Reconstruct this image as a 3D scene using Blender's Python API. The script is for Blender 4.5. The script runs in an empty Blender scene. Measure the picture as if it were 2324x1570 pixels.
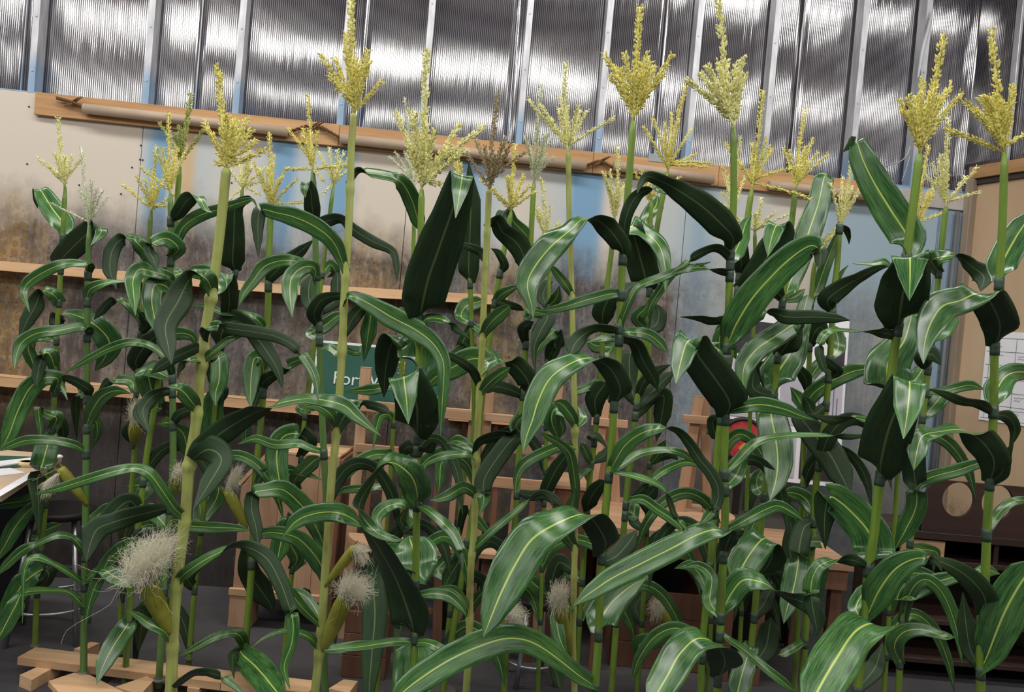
import bpy, bmesh, math, random
from mathutils import Vector, Matrix, Euler
random.seed(7)
R = random.Random(11)
SC = bpy.context.scene
COL = SC.collection

# ------------------------------------------------------------------ camera
F_PX, W_PX, H_PX = 1850.0, 2324.0, 1570.0
ROLL, PITCH = math.radians(5.0), math.radians(-1.15)
CAM = Vector((0.0, 0.0, 1.5))
_cr, _sr, _cp, _sp = math.cos(ROLL), math.sin(ROLL), math.cos(PITCH), math.sin(PITCH)
def _pitch(v):
    x, y, z = v
    return Vector((x, y * _cp - z * _sp, y * _sp + z * _cp))
RIGHT, UP, FWD = _pitch((_cr, 0, _sr)), _pitch((-_sr, 0, _cr)), _pitch((0, 1, 0))
cd = bpy.data.cameras.new('camera')
cam = bpy.data.objects.new('camera', cd)
COL.objects.link(cam)
cam.matrix_world = Matrix(((RIGHT.x, UP.x, -FWD.x, CAM.x), (RIGHT.y, UP.y, -FWD.y, CAM.y), (RIGHT.z, UP.z, -FWD.z, CAM.z), (0, 0, 0, 1)))
cd.sensor_width = 36.0
cd.lens = 36.0 * F_PX / W_PX
cd.clip_start, cd.clip_end = 0.05, 100
SC.camera = cam

# ------------------------------------------------------------------ world, lamps, exposure
SC.view_settings.view_transform = 'Standard'
SC.view_settings.look = 'None'
SC.view_settings.gamma = 1.0
SC.view_settings.use_curve_mapping = False
SC.view_settings.exposure = 0.0
SC.cycles.use_denoising = True
SC.cycles.max_bounces = 6
wd = bpy.data.worlds.new('workshop_air')
wd.use_nodes = True
SC.world = wd
wd.node_tree.nodes['Background'].inputs[0].default_value = (0.86, 0.90, 1.0, 1)
wd.node_tree.nodes['Background'].inputs[1].default_value = 0.06

def strip_lamp(x, y, z, lx, ly, power, col=(1.0, 0.97, 0.935)):
    l = bpy.data.lights.new('ceiling_strip_lamp', 'AREA')
    l.shape, l.size, l.size_y = 'RECTANGLE', lx, ly
    l.energy, l.color = power, col
    o = bpy.data.objects.new('ceiling_strip_lamp', l)
    COL.objects.link(o)
    o.location = (x, y, z)
LAMP_Z = 4.25
for y, ly, p in ((0.45, 0.50, 37.0), (-2.1, 0.50, 25.0), (2.9, 0.30, 32.0)):
    for k in range(9):
        strip_lamp(-7.0 + k * 1.75 + (0.3 if y < 0 else 0), y, LAMP_Z, 1.45, ly, p)

# ------------------------------------------------------------------ pixel frame of the photograph -> places in the room
def ray(px, py):
    return RIGHT * ((px - W_PX / 2) / F_PX) + UP * (-(py - H_PX / 2) / F_PX) + FWD
def U(px, py, Y):                      # the place at distance Y from the lens plane
    d = ray(px, py)
    return CAM + d * (Y / d.y)
TH = math.radians(5.0)                 # the back wall runs away slightly to the right
W0 = Vector((-2.75, 4.2, 0))
WE, WN = Vector((math.cos(TH), math.sin(TH), 0)), Vector((-math.sin(TH), math.cos(TH), 0))
def WS(px, py, off=0.0):               # (s, z) on the back wall, off metres behind its face
    d = ray(px, py)
    k = (W0 + WN * off - CAM).dot(WN) / d.dot(WN)
    p = CAM + d * k
    return (p - W0).dot(WE), p.z
def wall_frame(o):
    o.location = W0
    o.rotation_euler = (0, 0, TH)
CROPS = {'1': (0, 0), '2': (770, 0), '3': (1544, 0), '4': (0, 520), '5': (770, 520), '6': (1544, 520), '7': (0, 1040), '8': (770, 1040), '9': (1544, 1040)}
CROPS = {k: (v[0], v[1], 1 / 2.963) for k, v in CROPS.items()}
CROPS.update(A=(760, 920, 0.21655), B=(1220, 880, 0.21655), C=(500, 1000, 0.36298))

# ------------------------------------------------------------------ helpers
def obj(name, me, mat=None, parent=None, kind=None):
    if isinstance(me, bmesh.types.BMesh):
        bm, me = me, bpy.data.meshes.new(name)
        bm.to_mesh(me)
        bm.free()
    o = bpy.data.objects.new(name, me)
    COL.objects.link(o)
    if mat is not None and me is not None and not me.materials:
        me.materials.append(mat)
    if parent is not None:
        o.parent = parent
        o.matrix_parent_inverse = parent.matrix_basis.inverted()
    if kind: o['kind'] = kind
    return o
def empty(name, loc):
    o = bpy.data.objects.new(name, None)
    COL.objects.link(o)
    o.location = loc
    o.empty_display_size = 0.05
    return o
def tag(o, label, cat, group=None):
    o['label'], o['category'] = label, cat
    if group: o['group'] = group
    return o
def box(bm, lo, hi, bev=0.0):
    lo, hi = Vector(lo), Vector(hi)
    r = bmesh.ops.create_cube(bm, size=1.0)
    c, s = (lo + hi) / 2, hi - lo
    for v in r['verts']:
        v.co = Vector((v.co.x * s.x, v.co.y * s.y, v.co.z * s.z)) + c
    if bev:
        es = list({e for v in r['verts'] for e in v.link_edges})
        bmesh.ops.bevel(bm, geom=es, offset=bev, segments=1, affect='EDGES')
def boxbm(lo, hi, bev=0.002):
    bm = bmesh.new(); box(bm, lo, hi, bev); return bm
def beam(bm, p0, p1, w, t, up=(0, 1, 0), bev=0.0015):
    """bar from p0 to p1; w across, t along up"""
    p0, p1 = Vector(p0), Vector(p1)
    d = (p1 - p0); L = d.length; d.normalize()
    u = Vector(up); u = (u - d * u.dot(d)).normalized()
    s = d.cross(u)
    r = bmesh.ops.create_cube(bm, size=1.0)
    for v in r['verts']:
        c = v.co.copy()
        v.co = p0 + d * ((c.z + 0.5) * L) + s * (c.x * w) + u * (c.y * t)
    if bev:
        es = list({e for v in r['verts'] for e in v.link_edges})
        bmesh.ops.bevel(bm, geom=es, offset=bev, segments=1, affect='EDGES')
def beambm(p0, p1, w, t, up=(0, 1, 0), bev=0.0015):
    bm = bmesh.new(); beam(bm, p0, p1, w, t, up, bev); return bm
def tube(bm, pts, rad, n=8, cap=True, smooth=True):
    """round tube along pts; rad a number or one per point"""
    pts = [Vector(p) for p in pts]
    rs = rad if isinstance(rad, (list, tuple)) else [rad] * len(pts)
    rings, ref = [], None
    for i, p in enumerate(pts):
        t = (pts[min(i + 1, len(pts) - 1)] - pts[max(i - 1, 0)])
        t = t.normalized() if t.length > 1e-9 else Vector((0, 0, 1))
        if ref is None:
            ref = Vector((1, 0, 0)) if abs(t.x) < 0.8 else Vector((0, 1, 0))
        ref = (ref - t * ref.dot(t)).normalized()
        b = t.cross(ref)
        rings.append([bm.verts.new(p + (ref * math.cos(a) + b * math.sin(a)) * rs[i]) for a in [2 * math.pi * k / n for k in range(n)]])
    for a, b in zip(rings, rings[1:]):
        for k in range(n):
            f = bm.faces.new((a[k], a[(k + 1) % n], b[(k + 1) % n], b[k]))
            f.smooth = smooth
    if cap and n > 2:
        bm.faces.new(rings[0][::-1]); bm.faces.new(rings[-1])
    return rings
def catmull(P, m):
    """points through P, m per span; P may be Vectors or floats"""
    out = []
    for i in range(len(P) - 1):
        p0 = P[i - 1] if i else P[0] * 2 - P[1]
        p1, p2 = P[i], P[i + 1]
        p3 = P[i + 2] if i + 2 < len(P) else p2 * 2 - p1
        for k in range(m):
            t = k / m
            out.append((p1 * 2 + (p2 - p0) * t + (p0 * 2 - p1 * 5 + p2 * 4 - p3) * (t * t) + (p1 * 3 - p0 - p2 * 3 + p3) * (t ** 3)) * 0.5)
    out.append(P[-1])
    return out
def disc(bm, c, r0, h, n=24, axis=(0, 0, 1), bev=0.0):
    c, ax = Vector(c), Vector(axis).normalized()
    tube(bm, [c, c + ax * h], r0, n, True, False)

# ------------------------------------------------------------------ materials
class NT:
    def __init__(s, name):
        s.m = bpy.data.materials.new(name); s.m.use_nodes = True
        s.t = s.m.node_tree; s.b = s.t.nodes['Principled BSDF']
    def n(s, typ, **kw):
        nd = s.t.nodes.new('ShaderNode' + typ)
        for k, v in kw.items():
            if isinstance(k, str) and hasattr(nd, k): setattr(nd, k, v)
        return nd
    def l(s, a, b): s.t.links.new(a, b)
    def val(s, sock, v):
        if hasattr(v, 'is_linked') or isinstance(v, bpy.types.NodeSocket): s.l(v, sock)
        else: sock.default_value = v
    def math(s, op, a, b=0.0, clamp=False):
        nd = s.n('Math'); nd.operation = op; nd.use_clamp = clamp
        s.val(nd.inputs[0], a); s.val(nd.inputs[1], b); return nd.outputs[0]
    def mix(s, f, a, b, mode='MIX'):
        nd = s.n('MixRGB'); nd.blend_type = mode
        s.val(nd.inputs[0], f)
        for i, c in ((1, a), (2, b)):
            s.val(nd.inputs[i], c if isinstance(c, bpy.types.NodeSocket) else rgba(c))
        return nd.outputs[0]
    def ramp(s, f, stops, interp='LINEAR'):
        nd = s.n('ValToRGB'); cr = nd.color_ramp; cr.interpolation = interp
        while len(cr.elements) < len(stops): cr.elements.new(0.5)
        for e, (p, c) in zip(cr.elements, stops):
            e.position = p
            e.color = rgba(c) if not isinstance(c, (int, float)) else (c, c, c, 1)
        s.val(nd.inputs[0], f); return nd.outputs[0]
    def coord(s, which='Object'): return s.n('TexCoord').outputs[which]
    def mapping(s, v, scale=(1, 1, 1), loc=(0, 0, 0), rot=(0, 0, 0)):
        nd = s.n('Mapping'); s.l(v, nd.inputs[0])
        nd.inputs['Scale'].default_value = scale; nd.inputs['Location'].default_value = loc; nd.inputs['Rotation'].default_value = rot
        return nd.outputs[0]
    def noise(s, v, scale, detail=3, rough=0.55, out='Fac'):
        nd = s.n('TexNoise'); s.l(v, nd.inputs['Vector'])
        nd.inputs['Scale'].default_value = scale; nd.inputs['Detail'].default_value = detail; nd.inputs['Roughness'].default_value = rough
        return nd.outputs[out]
    def sep(s, v):
        nd = s.n('SeparateXYZ'); s.l(v, nd.inputs[0]); return nd.outputs
    def set(s, col=None, rough=None, metal=None, spec=None, ior=None):
        for k, v in (('Base Color', col), ('Roughness', rough), ('Metallic', metal), ('Specular IOR Level', spec), ('IOR', ior)):
            if v is None: continue
            if k == 'Base Color' and not isinstance(v, bpy.types.NodeSocket): v = rgba(v)
            s.val(s.b.inputs[k], v)
        return s
    def bump(s, h, strength=0.3, dist=0.002):
        nd = s.n('Bump'); s.l(h, nd.inputs['Height'])
        nd.inputs['Strength'].default_value = strength; nd.inputs['Distance'].default_value = dist
        s.l(nd.outputs[0], s.b.inputs['Normal']); return s
def lin(c): return c / 12.92 if c <= 0.04045 else ((c + 0.055) / 1.055) ** 2.4
def S(r, g, b): return tuple(lin(v / 255) for v in (r, g, b))     # a colour read off the photograph
def rgba(c): return tuple(c) if len(c) == 4 else (c[0], c[1], c[2], 1)
def plain(name, c, rough=0.5, metal=0.0, var=0.12, scale=9.0, spec=0.5):
    m = NT(name); v = m.coord()
    f = m.noise(v, scale, 4)
    col = m.mix(m.ramp(f, [(0.3, 0.0), (0.7, 1.0)]), [x * (1 - var) for x in c], [min(1, x * (1 + var)) for x in c])
    m.set(col, rough, metal, spec); return m.m
def wood(name, a, b, axis='X', rough=0.6, scale=1.0):
    m = NT(name); v = m.coord()
    sc = {'X': (1.2, 16, 16), 'Y': (16, 1.2, 16), 'Z': (16, 16, 1.2)}[axis]
    v = m.mapping(v, tuple(x * scale for x in sc))
    info = m.n('ObjectInfo')
    add = m.n('VectorMath'); add.operation = 'ADD'; m.l(v, add.inputs[0])
    sh = m.n('CombineXYZ')
    for i in range(3): m.l(m.math('MULTIPLY', info.outputs['Random'], 37.0 + 11 * i), sh.inputs[i])
    m.l(sh.outputs[0], add.inputs[1]); v2 = add.outputs[0]
    f = m.noise(v2, 1.0, 5, 0.6); g = m.noise(v2, 4.0, 3)
    col = m.mix(m.ramp(f, [(0.3, 0.0), (0.72, 1.0)]), a, b)
    col = m.mix(m.math('MULTIPLY', m.ramp(g, [(0.55, 0.0), (0.75, 1.0)]), 0.35), col, [x * 0.55 for x in a])
    tone = m.math('ADD', m.math('MULTIPLY', info.outputs['Random'], 0.3), 0.82)
    hs = m.n('HueSaturation'); m.l(col, hs.inputs['Color']); m.l(tone, hs.inputs['Value'])
    m.set(hs.outputs[0], rough).bump(f, 0.25, 0.002); return m.m
# ------------------------------------------------------------------ room materials
M = {}
M['wood_pine'] = wood('pine_wood', S(226, 190, 150), S(196, 152, 108), 'X')
M['wood_pine_z'] = wood('pine_wood_upright', S(202, 164, 132), S(170, 130, 100), 'Z')  # darker than pine_wood: weaker light low in the room put into the colour
M['wood_bench'] = wood('bench_wood', S(204, 166, 132), S(172, 132, 100), 'X')  # pine of chairs and benches, colour darkened for the weaker light lower down
M['wood_trim'] = wood('trim_wood', S(200, 158, 110), S(160, 118, 74), 'X')
M['wood_red'] = wood('reddish_wood', S(134, 94, 72), S(104, 70, 54), 'Z')
M['wood_dark'] = wood('dark_brown_board', S(64, 44, 38), S(44, 30, 27), 'X', 0.5)
M['cardboard'] = plain('cardboard_tube', S(178, 158, 136), 0.75, var=0.08)
M['twig'] = plain('twisted_brown_rope', S(110, 78, 50), 0.85, var=0.3, scale=60)
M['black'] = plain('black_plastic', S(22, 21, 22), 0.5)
M['chrome'] = plain('dull_chrome_tube', S(190, 192, 198), 0.3, 0.9)
M['steel'] = plain('galvanised_steel', S(170, 172, 175), 0.4, 0.8)
M['white'] = plain('white_card', S(232, 232, 236), 0.6, var=0.03)
M['green_sign'] = plain('green_sign_face', S(38, 88, 74), 0.4, var=0.05)
M['sign_white'] = plain('sign_white', S(222, 224, 220), 0.5, var=0.03)
M['sign_yellow'] = plain('sign_yellow', S(222, 178, 60), 0.5, var=0.04)
M['mat_green'] = plain('green_cutting_mat', S(34, 84, 62), 0.6)
M['table_top'] = plain('tan_table_top', S(198, 174, 148), 0.55, var=0.05)
M['tape'] = plain('masking_tape', S(226, 206, 160), 0.6)
M['dark_photo'] = plain('dark_print', S(44, 40, 46), 0.5, var=0.5, scale=22)
M['lilac_print'] = plain('grey_lilac_print', S(186, 182, 196), 0.5, var=0.07, scale=14)
M['red_print'] = plain('red_print', S(190, 62, 66), 0.5, var=0.35, scale=30)
M['yellow_print'] = plain('yellow_print', S(226, 172, 60), 0.5)
M['ink_blue'] = plain('blue_ink', S(72, 84, 130), 0.6)
M['ink_grey'] = plain('grey_ink', S(96, 98, 112), 0.6)

# metal studs: galvanised, with the wall's blue overspray on their feet
m = NT('stud_metal'); v = m.coord(); xs = m.sep(v)
f = m.noise(m.mapping(v, (6, 6, 1.5)), 4.0, 4)
col = m.mix(m.ramp(f, [(0.35, 0.0), (0.7, 1.0)]), S(176, 178, 184), S(214, 214, 216))
blue = m.ramp(m.math('SUBTRACT', xs[2], m.math('MULTIPLY', m.noise(v, 3.0), 0.25)), [(0.0, 1.0), (0.02, 1.0), (0.22, 0.0)])
zz = m.math('SUBTRACT', xs[2], 2.52)
zz = m.math('SUBTRACT', zz, m.math('MULTIPLY', m.noise(m.mapping(v, (2.5, 0.1, 0.1)), 3.0), 0.22))
blue = m.ramp(zz, [(0.0, 0.62), (0.09, 0.0)])
col = m.mix(blue, col, S(92, 146, 186))
m.set(col, 0.45, m.math('MULTIPLY', m.math('SUBTRACT', 1.0, blue), 0.55)); M['stud'] = m.m

# twin-wall polycarbonate: glossy smoke-grey skin over fine upright ribs
m = NT('polycarbonate'); v = m.coord(); xs = m.sep(v)
ph = m.math('MULTIPLY', xs[0], 2 * math.pi / 0.0105)
colm = m.noise(m.mapping(v, (55, 0.01, 0.10)), 1.0, 2)                      # no two cells of the sheet are quite alike
amp = m.math('MULTIPLY', m.ramp(colm, [(0.3, 0.0), (0.7, 1.0)]), 0.15)
slope = m.math('MULTIPLY', m.math('SINE', ph), m.math('ADD', amp, 0.06))
webs = m.math('COSINE', ph)
line = m.ramp(webs, [(0.35, 0.0), (0.95, 1.0)])                                # the cell walls inside the sheet
cl = m.noise(m.mapping(v, (0.7, 1, 1.1), (3.1, 0, 0)), 1.6, 2)
base = m.mix(m.ramp(cl, [(0.35, 0.0), (0.7, 1.0)]), S(66, 62, 72), S(98, 92, 92))
base = m.mix(m.math('MULTIPLY', line, 0.85), base, S(24, 23, 26))
light = m.ramp(webs, [(0.0, 1.0), (0.25, 0.0)])
base = m.mix(m.math('MULTIPLY', light, 0.4), base, S(130, 126, 138))  # rib highlight painted into the base colour between the cell walls
geo = m.n('NewGeometry'); vt = m.n('VectorTransform'); vt.vector_type = 'VECTOR'; vt.convert_from, vt.convert_to = 'OBJECT', 'WORLD'
vt.inputs[0].default_value = (1, 0, 0)
sc_ = m.n('VectorMath'); sc_.operation = 'SCALE'; m.l(vt.outputs[0], sc_.inputs[0]); m.l(slope, sc_.inputs['Scale'])
ad = m.n('VectorMath'); ad.operation = 'ADD'; m.l(geo.outputs['Normal'], ad.inputs[0]); m.l(sc_.outputs[0], ad.inputs[1])
nm = m.n('VectorMath'); nm.operation = 'NORMALIZE'; m.l(ad.outputs[0], nm.inputs[0])
m.set(base, 0.10, 0.0, m.math('SUBTRACT', 1.0, m.math('MULTIPLY', line, 0.85)), 2.2)
m.l(nm.outputs[0], m.b.inputs['Normal']); M['poly'] = m.m

# lower wall: painted board with upright blue spray bands, filthy below
SL = 5.6
def spos(px, y=400): return max(0.0, min(1.0, (WS(px, y)[0] + 0.4) / (SL + 0.8)))
m = NT('stained_wall_board'); v = m.coord(); xs = m.sep(v)
wob = m.noise(m.mapping(v, (2, 1, 0.6)), 2.0, 3)
s01 = m.math('DIVIDE', m.math('ADD', m.math('ADD', xs[0], 0.4), m.math('MULTIPLY', m.math('SUBTRACT', wob, 0.5), 0.05)), SL + 0.8)
BE, BL, PB, OC = S(206, 196, 182), S(118, 158, 190), S(180, 188, 190), S(198, 172, 136)
up = [(0, BE), (310, BE), (330, S(170, 184, 190)), (350, BL), (378, BL), (392, BE), (414, OC), (436, OC), (450, PB), (560, BE), (600, PB), (625, BL), (655, BL), (680, PB),
      (735, PB), (765, BL), (790, BL), (815, BE), (1000, BE), (1040, PB), (1060, BL), (1130, PB), (1180, BE), (1285, PB), (1305, BL), (1365, BL), (1385, BE), (1545, PB), (1600, S(140, 166, 184)), (1640, PB), (1850, BE), (1890, S(150, 172, 184))]
upper = m.ramp(s01, [(spos(px), c) for px, c in up])
GR, BR, YE, BG = S(128, 122, 120), S(112, 96, 82), S(168, 140, 92), S(112, 124, 132)
lo = [(0, YE), (90, S(176, 152, 112)), (150, S(140, 128, 124)), (196, S(132, 120, 116)), (204, S(88, 77, 78)), (256, S(92, 82, 82)), (262, GR), (430, S(124, 112, 104)), (520, S(120, 114, 114)), (760, S(136, 128, 122)), (860, YE), (980, S(132, 124, 114)), (1050, BG), (1120, YE), (1200, S(166, 148, 108)), (1270, BG),
      (1380, S(126, 126, 128)), (1500, S(122, 116, 112)), (1545, S(104, 80, 66)), (1565, S(150, 158, 164)), (1640, S(142, 158, 168)), (1700, S(158, 146, 132)), (1780, S(150, 144, 138)), (1860, S(134, 156, 166)), (1935, S(122, 142, 152)), (1965, S(150, 140, 128)), (2020, S(196, 176, 152)), (2090, S(206, 186, 160)), (2125, S(190, 182, 172)), (2145, S(132, 160, 182)), (2175, S(132, 158, 178)), (2190, S(150, 150, 150))]
lower = m.ramp(s01, [(spos(px), c) for px, c in lo])
n1, n2, n3, n4 = m.noise(v, 6.0, 8, 0.72), m.noise(m.mapping(v, (9, 9, 4)), 3.0, 6, 0.75), m.noise(v, 42.0, 5, 0.7), m.noise(m.mapping(v, (1, 1, 0.6), (7, 0, 3)), 3.2, 7, 0.7)
lower = m.mix(m.ramp(n1, [(0.42, 0.0), (0.58, 0.8)]), lower, S(78, 70, 66))
lower = m.mix(m.ramp(n4, [(0.52, 0.0), (0.60, 0.55)]), lower, S(92, 94, 100))
lower = m.mix(m.ramp(n4, [(0.36, 0.6), (0.44, 0.0)]), lower, S(150, 130, 98))
lower = m.mix(m.math('MULTIPLY', m.ramp(n2, [(0.5, 0.0), (0.68, 1.0)]), 0.5), lower, S(196, 188, 178))
lower = m.mix(m.math('MULTIPLY', m.ramp(n3, [(0.57, 0.0), (0.64, 1.0)]), 0.8), lower, S(40, 36, 36))
vor = m.n('TexVoronoi'); vor.feature = 'F1'; m.l(m.mapping(v, (1, 0.01, 1)), vor.inputs['Vector']); vor.inputs['Scale'].default_value = 21.0; vor.inputs['Randomness'].default_value = 0.25
cell = m.ramp(vor.outputs['Distance'], [(0.34, 1.0), (0.44, 0.0)])
zone = m.math('MULTIPLY', m.ramp(s01, [(spos(60), 1.0), (spos(140), 0.0)]), m.ramp(m.math('SUBTRACT', xs[2], 1.6), [(0.05, 1.0), (0.30, 1.0), (0.42, 0.0)]))
lower = m.mix(m.math('MULTIPLY', m.math('MULTIPLY', cell, zone), 0.75), lower, S(140, 108, 58))
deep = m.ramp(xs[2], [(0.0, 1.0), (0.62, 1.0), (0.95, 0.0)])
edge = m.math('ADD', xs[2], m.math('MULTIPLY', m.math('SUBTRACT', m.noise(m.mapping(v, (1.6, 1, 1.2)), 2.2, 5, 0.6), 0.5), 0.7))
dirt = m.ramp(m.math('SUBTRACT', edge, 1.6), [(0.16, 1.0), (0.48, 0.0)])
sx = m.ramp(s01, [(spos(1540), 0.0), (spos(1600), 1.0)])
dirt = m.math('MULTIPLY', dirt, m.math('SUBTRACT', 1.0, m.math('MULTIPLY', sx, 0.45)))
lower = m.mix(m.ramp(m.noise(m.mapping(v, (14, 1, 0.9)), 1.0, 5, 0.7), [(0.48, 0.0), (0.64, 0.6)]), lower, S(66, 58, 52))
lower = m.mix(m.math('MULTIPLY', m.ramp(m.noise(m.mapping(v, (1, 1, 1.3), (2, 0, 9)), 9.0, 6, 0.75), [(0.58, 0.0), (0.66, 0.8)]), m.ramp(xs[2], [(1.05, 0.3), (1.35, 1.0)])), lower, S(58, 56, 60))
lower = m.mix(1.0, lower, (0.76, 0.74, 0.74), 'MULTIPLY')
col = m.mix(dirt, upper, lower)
# below the lower shelf the boards are darkened to near-black
low_dark = m.ramp(m.math('ADD', xs[2], m.math('MULTIPLY', m.noise(v, 3.0, 4), 0.12)), [(0.86, 0.82), (1.02, 0.0)])
low_dark = m.math('MULTIPLY', low_dark, m.ramp(s01, [(spos(560), 1.0), (spos(760), 0.6)]))
col = m.mix(low_dark, col, S(52, 47, 45))
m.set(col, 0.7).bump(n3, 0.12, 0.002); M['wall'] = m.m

m = NT('right_wall_board'); v = m.coord()
f = m.noise(m.mapping(v, (1, 1, 0.5)), 2.0, 5); g = m.noise(v, 30, 4)
col = m.mix(m.ramp(f, [(0.35, 0.0), (0.7, 1.0)]), S(198, 172, 140), S(178, 150, 118))
xs = m.sep(v)
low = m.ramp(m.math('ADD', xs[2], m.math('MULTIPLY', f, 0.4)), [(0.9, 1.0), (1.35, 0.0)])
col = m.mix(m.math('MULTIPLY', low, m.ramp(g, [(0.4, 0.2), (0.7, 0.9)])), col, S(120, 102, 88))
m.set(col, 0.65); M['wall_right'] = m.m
m = NT('concrete_floor'); v = m.coord()
f = m.noise(v, 1.4, 6, 0.6); g = m.noise(v, 24, 5, 0.7)
col = m.mix(m.ramp(f, [(0.3, 0.0), (0.7, 1.0)]), S(66, 65, 68), S(90, 88, 90))
col = m.mix(m.math('MULTIPLY', m.ramp(g, [(0.55, 0.0), (0.7, 1.0)]), 0.4), col, S(48, 47, 50))
m.set(col, 0.55).bump(g, 0.1, 0.003); M['floor'] = m.m
M['ceiling'] = plain('dark_ceiling', S(72, 62, 56), 0.8, var=0.25, scale=2.0)
M['corner_blue'] = plain('blue_grey_post', S(128, 150, 168), 0.6, var=0.15, scale=5)

# ------------------------------------------------------------------ shell
obj('floor', boxbm((-6, -6, -0.1), (6, 6, 0), 0), M['floor'], kind='structure')
obj('ceiling', boxbm((-9, -6, 4.4), (9, 6, 4.5), 0), M['ceiling'], kind='structure')

TRIM_Z0, TRIM_Z1 = 2.385, 2.50
sR = WS(2206, 400)[0]                                   # the corner with the right wall
bm = boxbm((-2.6, 0.06, 0.0), (sR + 0.02, 0.09, 2.50), 0)
wall = obj('wall_back', bm, M['black'], kind='structure'); wall_frame(wall)
def wpart(name, bm, mat, parent):
    o = obj(name, bm, mat)
    o.parent = parent
    return o
cuts = [-2.6, -1.24, WS(318, 380)[0], WS(930, 380)[0], WS(1546, 600)[0], WS(2120, 600)[0], sR]
for a, b in zip(cuts, cuts[1:]):
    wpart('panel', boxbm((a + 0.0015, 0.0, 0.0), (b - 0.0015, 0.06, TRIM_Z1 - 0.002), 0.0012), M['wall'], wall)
bm = bmesh.new()
for px, py in ((66, 242), (62, 372), (320, 330), (318, 362), (324, 363), (300, 380), (180, 420), (275, 440), (526, 415)):
    s_, z_ = WS(px, py)
    disc(bm, (s_, 0.001, z_), 0.0045, -0.004, 8, (0, 1, 0))
wpart('wall_screw', bm, M['black'], wall)['kind'] = 'stuff'

# clear band above: bottom and top track, studs, ribbed sheets
bm = bmesh.new()
box(bm, (-2.6, 0.004, TRIM_Z1 - 0.0), (sR, 0.10, TRIM_Z1 + 0.006)); box(bm, (-2.6, 0.004, 4.30), (sR, 0.10, 4.395))
win = obj('window_1', bm, M['stud'], kind='structure'); wall_frame(win)
def channel(web_right, z0, z1, w=0.033, d=0.086, t=0.0025):
    """a C-section stud standing from z0 to z1, face at y=0, centred on x=0"""
    bm = bmesh.new()
    sg = 1 if web_right else -1
    pr = [(-w / 2, 0.012), (-w / 2, 0), (w / 2, 0), (w / 2, d), (-w / 2, d), (-w / 2, d - 0.012)]
    pr = [(x * sg, y) for x, y in pr]
    inn = [(-w / 2 + t, 0.012), (-w / 2 + t, t), (w / 2 - t, t), (w / 2 - t, d - t), (-w / 2 + t, d - t), (-w / 2 + t, d - 0.012)]
    inn = [(x * sg, y) for x, y in inn]
    V = [[bm.verts.new((x, y, z)) for x, y in pr] + [bm.verts.new((x, y, z)) for x, y in inn] for z in (z0, z1)]
    for i in range(5):
        bm.faces.new((V[0][i], V[0][i + 1], V[1][i + 1], V[1][i]))
        bm.faces.new((V[0][i + 6], V[1][i + 6], V[1][i + 7], V[0][i + 7]))
        for k in (0, 1):
            q = (V[k][i], V[k][i + 1], V[k][i + 7], V[k][i + 6])
            bm.faces.new(q if k else q[::-1])
    for i in (0, 5): bm.faces.new((V[0][i], V[1][i], V[1][i + 6], V[0][i + 6]))
    bmesh.ops.recalc_face_normals(bm, faces=bm.faces)
    return bm
studs = [(68, 200), (327, 235), (532, 260), (770, 285), (956, 304), (1177, 330), (1357, 348), (1561, 368), (1735, 381), (1932, 408), (2074, 415)]
smesh = {}
for k in (True, False):
    bm = channel(k, TRIM_Z1 + 0.006, 4.30); me = bpy.data.meshes.new('metal_stud'); bm.to_mesh(me); bm.free(); me.materials.append(M['stud']); smesh[k] = me
bm = bmesh.new()
for z in (2.62, 2.9, 3.2, 3.5):
    disc(bm, (0.0, 0.0, z), 0.006, -0.003, 8, (0, 1, 0))
scm = bpy.data.meshes.new('stud_screws'); bm.to_mesh(scm); bm.free(); scm.materials.append(M['steel'])
for px, py in studs:
    s_ = WS(px, py)[0]
    o = obj('metal_stud', smesh[px < 900]); o.parent = win; o.location = (s_, 0.008, 0)
    q = obj('stud_screws', scm); q.parent = o; q.location = (0, 0, R.uniform(-0.06, 0.06)); q['kind'] = 'stuff'
for s_ in (-0.75, -1.4, -2.0):
    o = obj('metal_stud', smesh[True]); o.parent = win; o.location = (s_, 0.008, 0)
seams = [(-2.6, None), (-1.1, None), (WS(28, 150)[0], None), (WS(436, 150)[0], None), (WS(822, 150)[0], None), (WS(1163, 200)[0], None), (WS(1508, 200)[0], None), (WS(1825, 200)[0], None), (sR + 0.06, None)]
from mathutils import noise as mn
def sheet(a, b, z0, z1, seed):
    bm = bmesh.new(); nx, nz = 26, 46
    rr = random.Random(seed); ox, oz = rr.uniform(0, 50), rr.uniform(0, 50)
    tilt, bow = rr.uniform(-0.010, 0.010), rr.uniform(-0.006, 0.010)
    rows = []
    for j in range(nz + 1):
        z = z0 + (z1 - z0) * j / nz
        row = []
        for i in range(nx + 1):
            s_ = a + (b - a) * i / nx
            u = i / nx * 2 - 1
            d = 0.0060 * mn.noise(Vector((s_ * 1.1 + ox, z * 1.7 + oz, seed))) + 0.0006 * mn.noise(Vector((s_ * 2.0 + oz, z * 4.5 + ox, seed)))
            d += tilt * (z - 3.0) + bow * (1 - u * u) * (z - 3.0) * 0.8
            row.append(bm.verts.new((s_, 0.101 + 0.012 + d, z)))
        rows.append(row)
    for r0, r1 in zip(rows, rows[1:]):
        for i in range(nx):
            f = bm.faces.new((r0[i], r0[i + 1], r1[i + 1], r1[i])); f.smooth = True
    ex = bmesh.ops.extrude_face_region(bm, geom=bm.faces[:])
    for v in ex['geom']:
        if isinstance(v, bmesh.types.BMVert): v.co.y += 0.010
    bmesh.ops.recalc_face_normals(bm, faces=bm.faces)
    return bm
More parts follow.
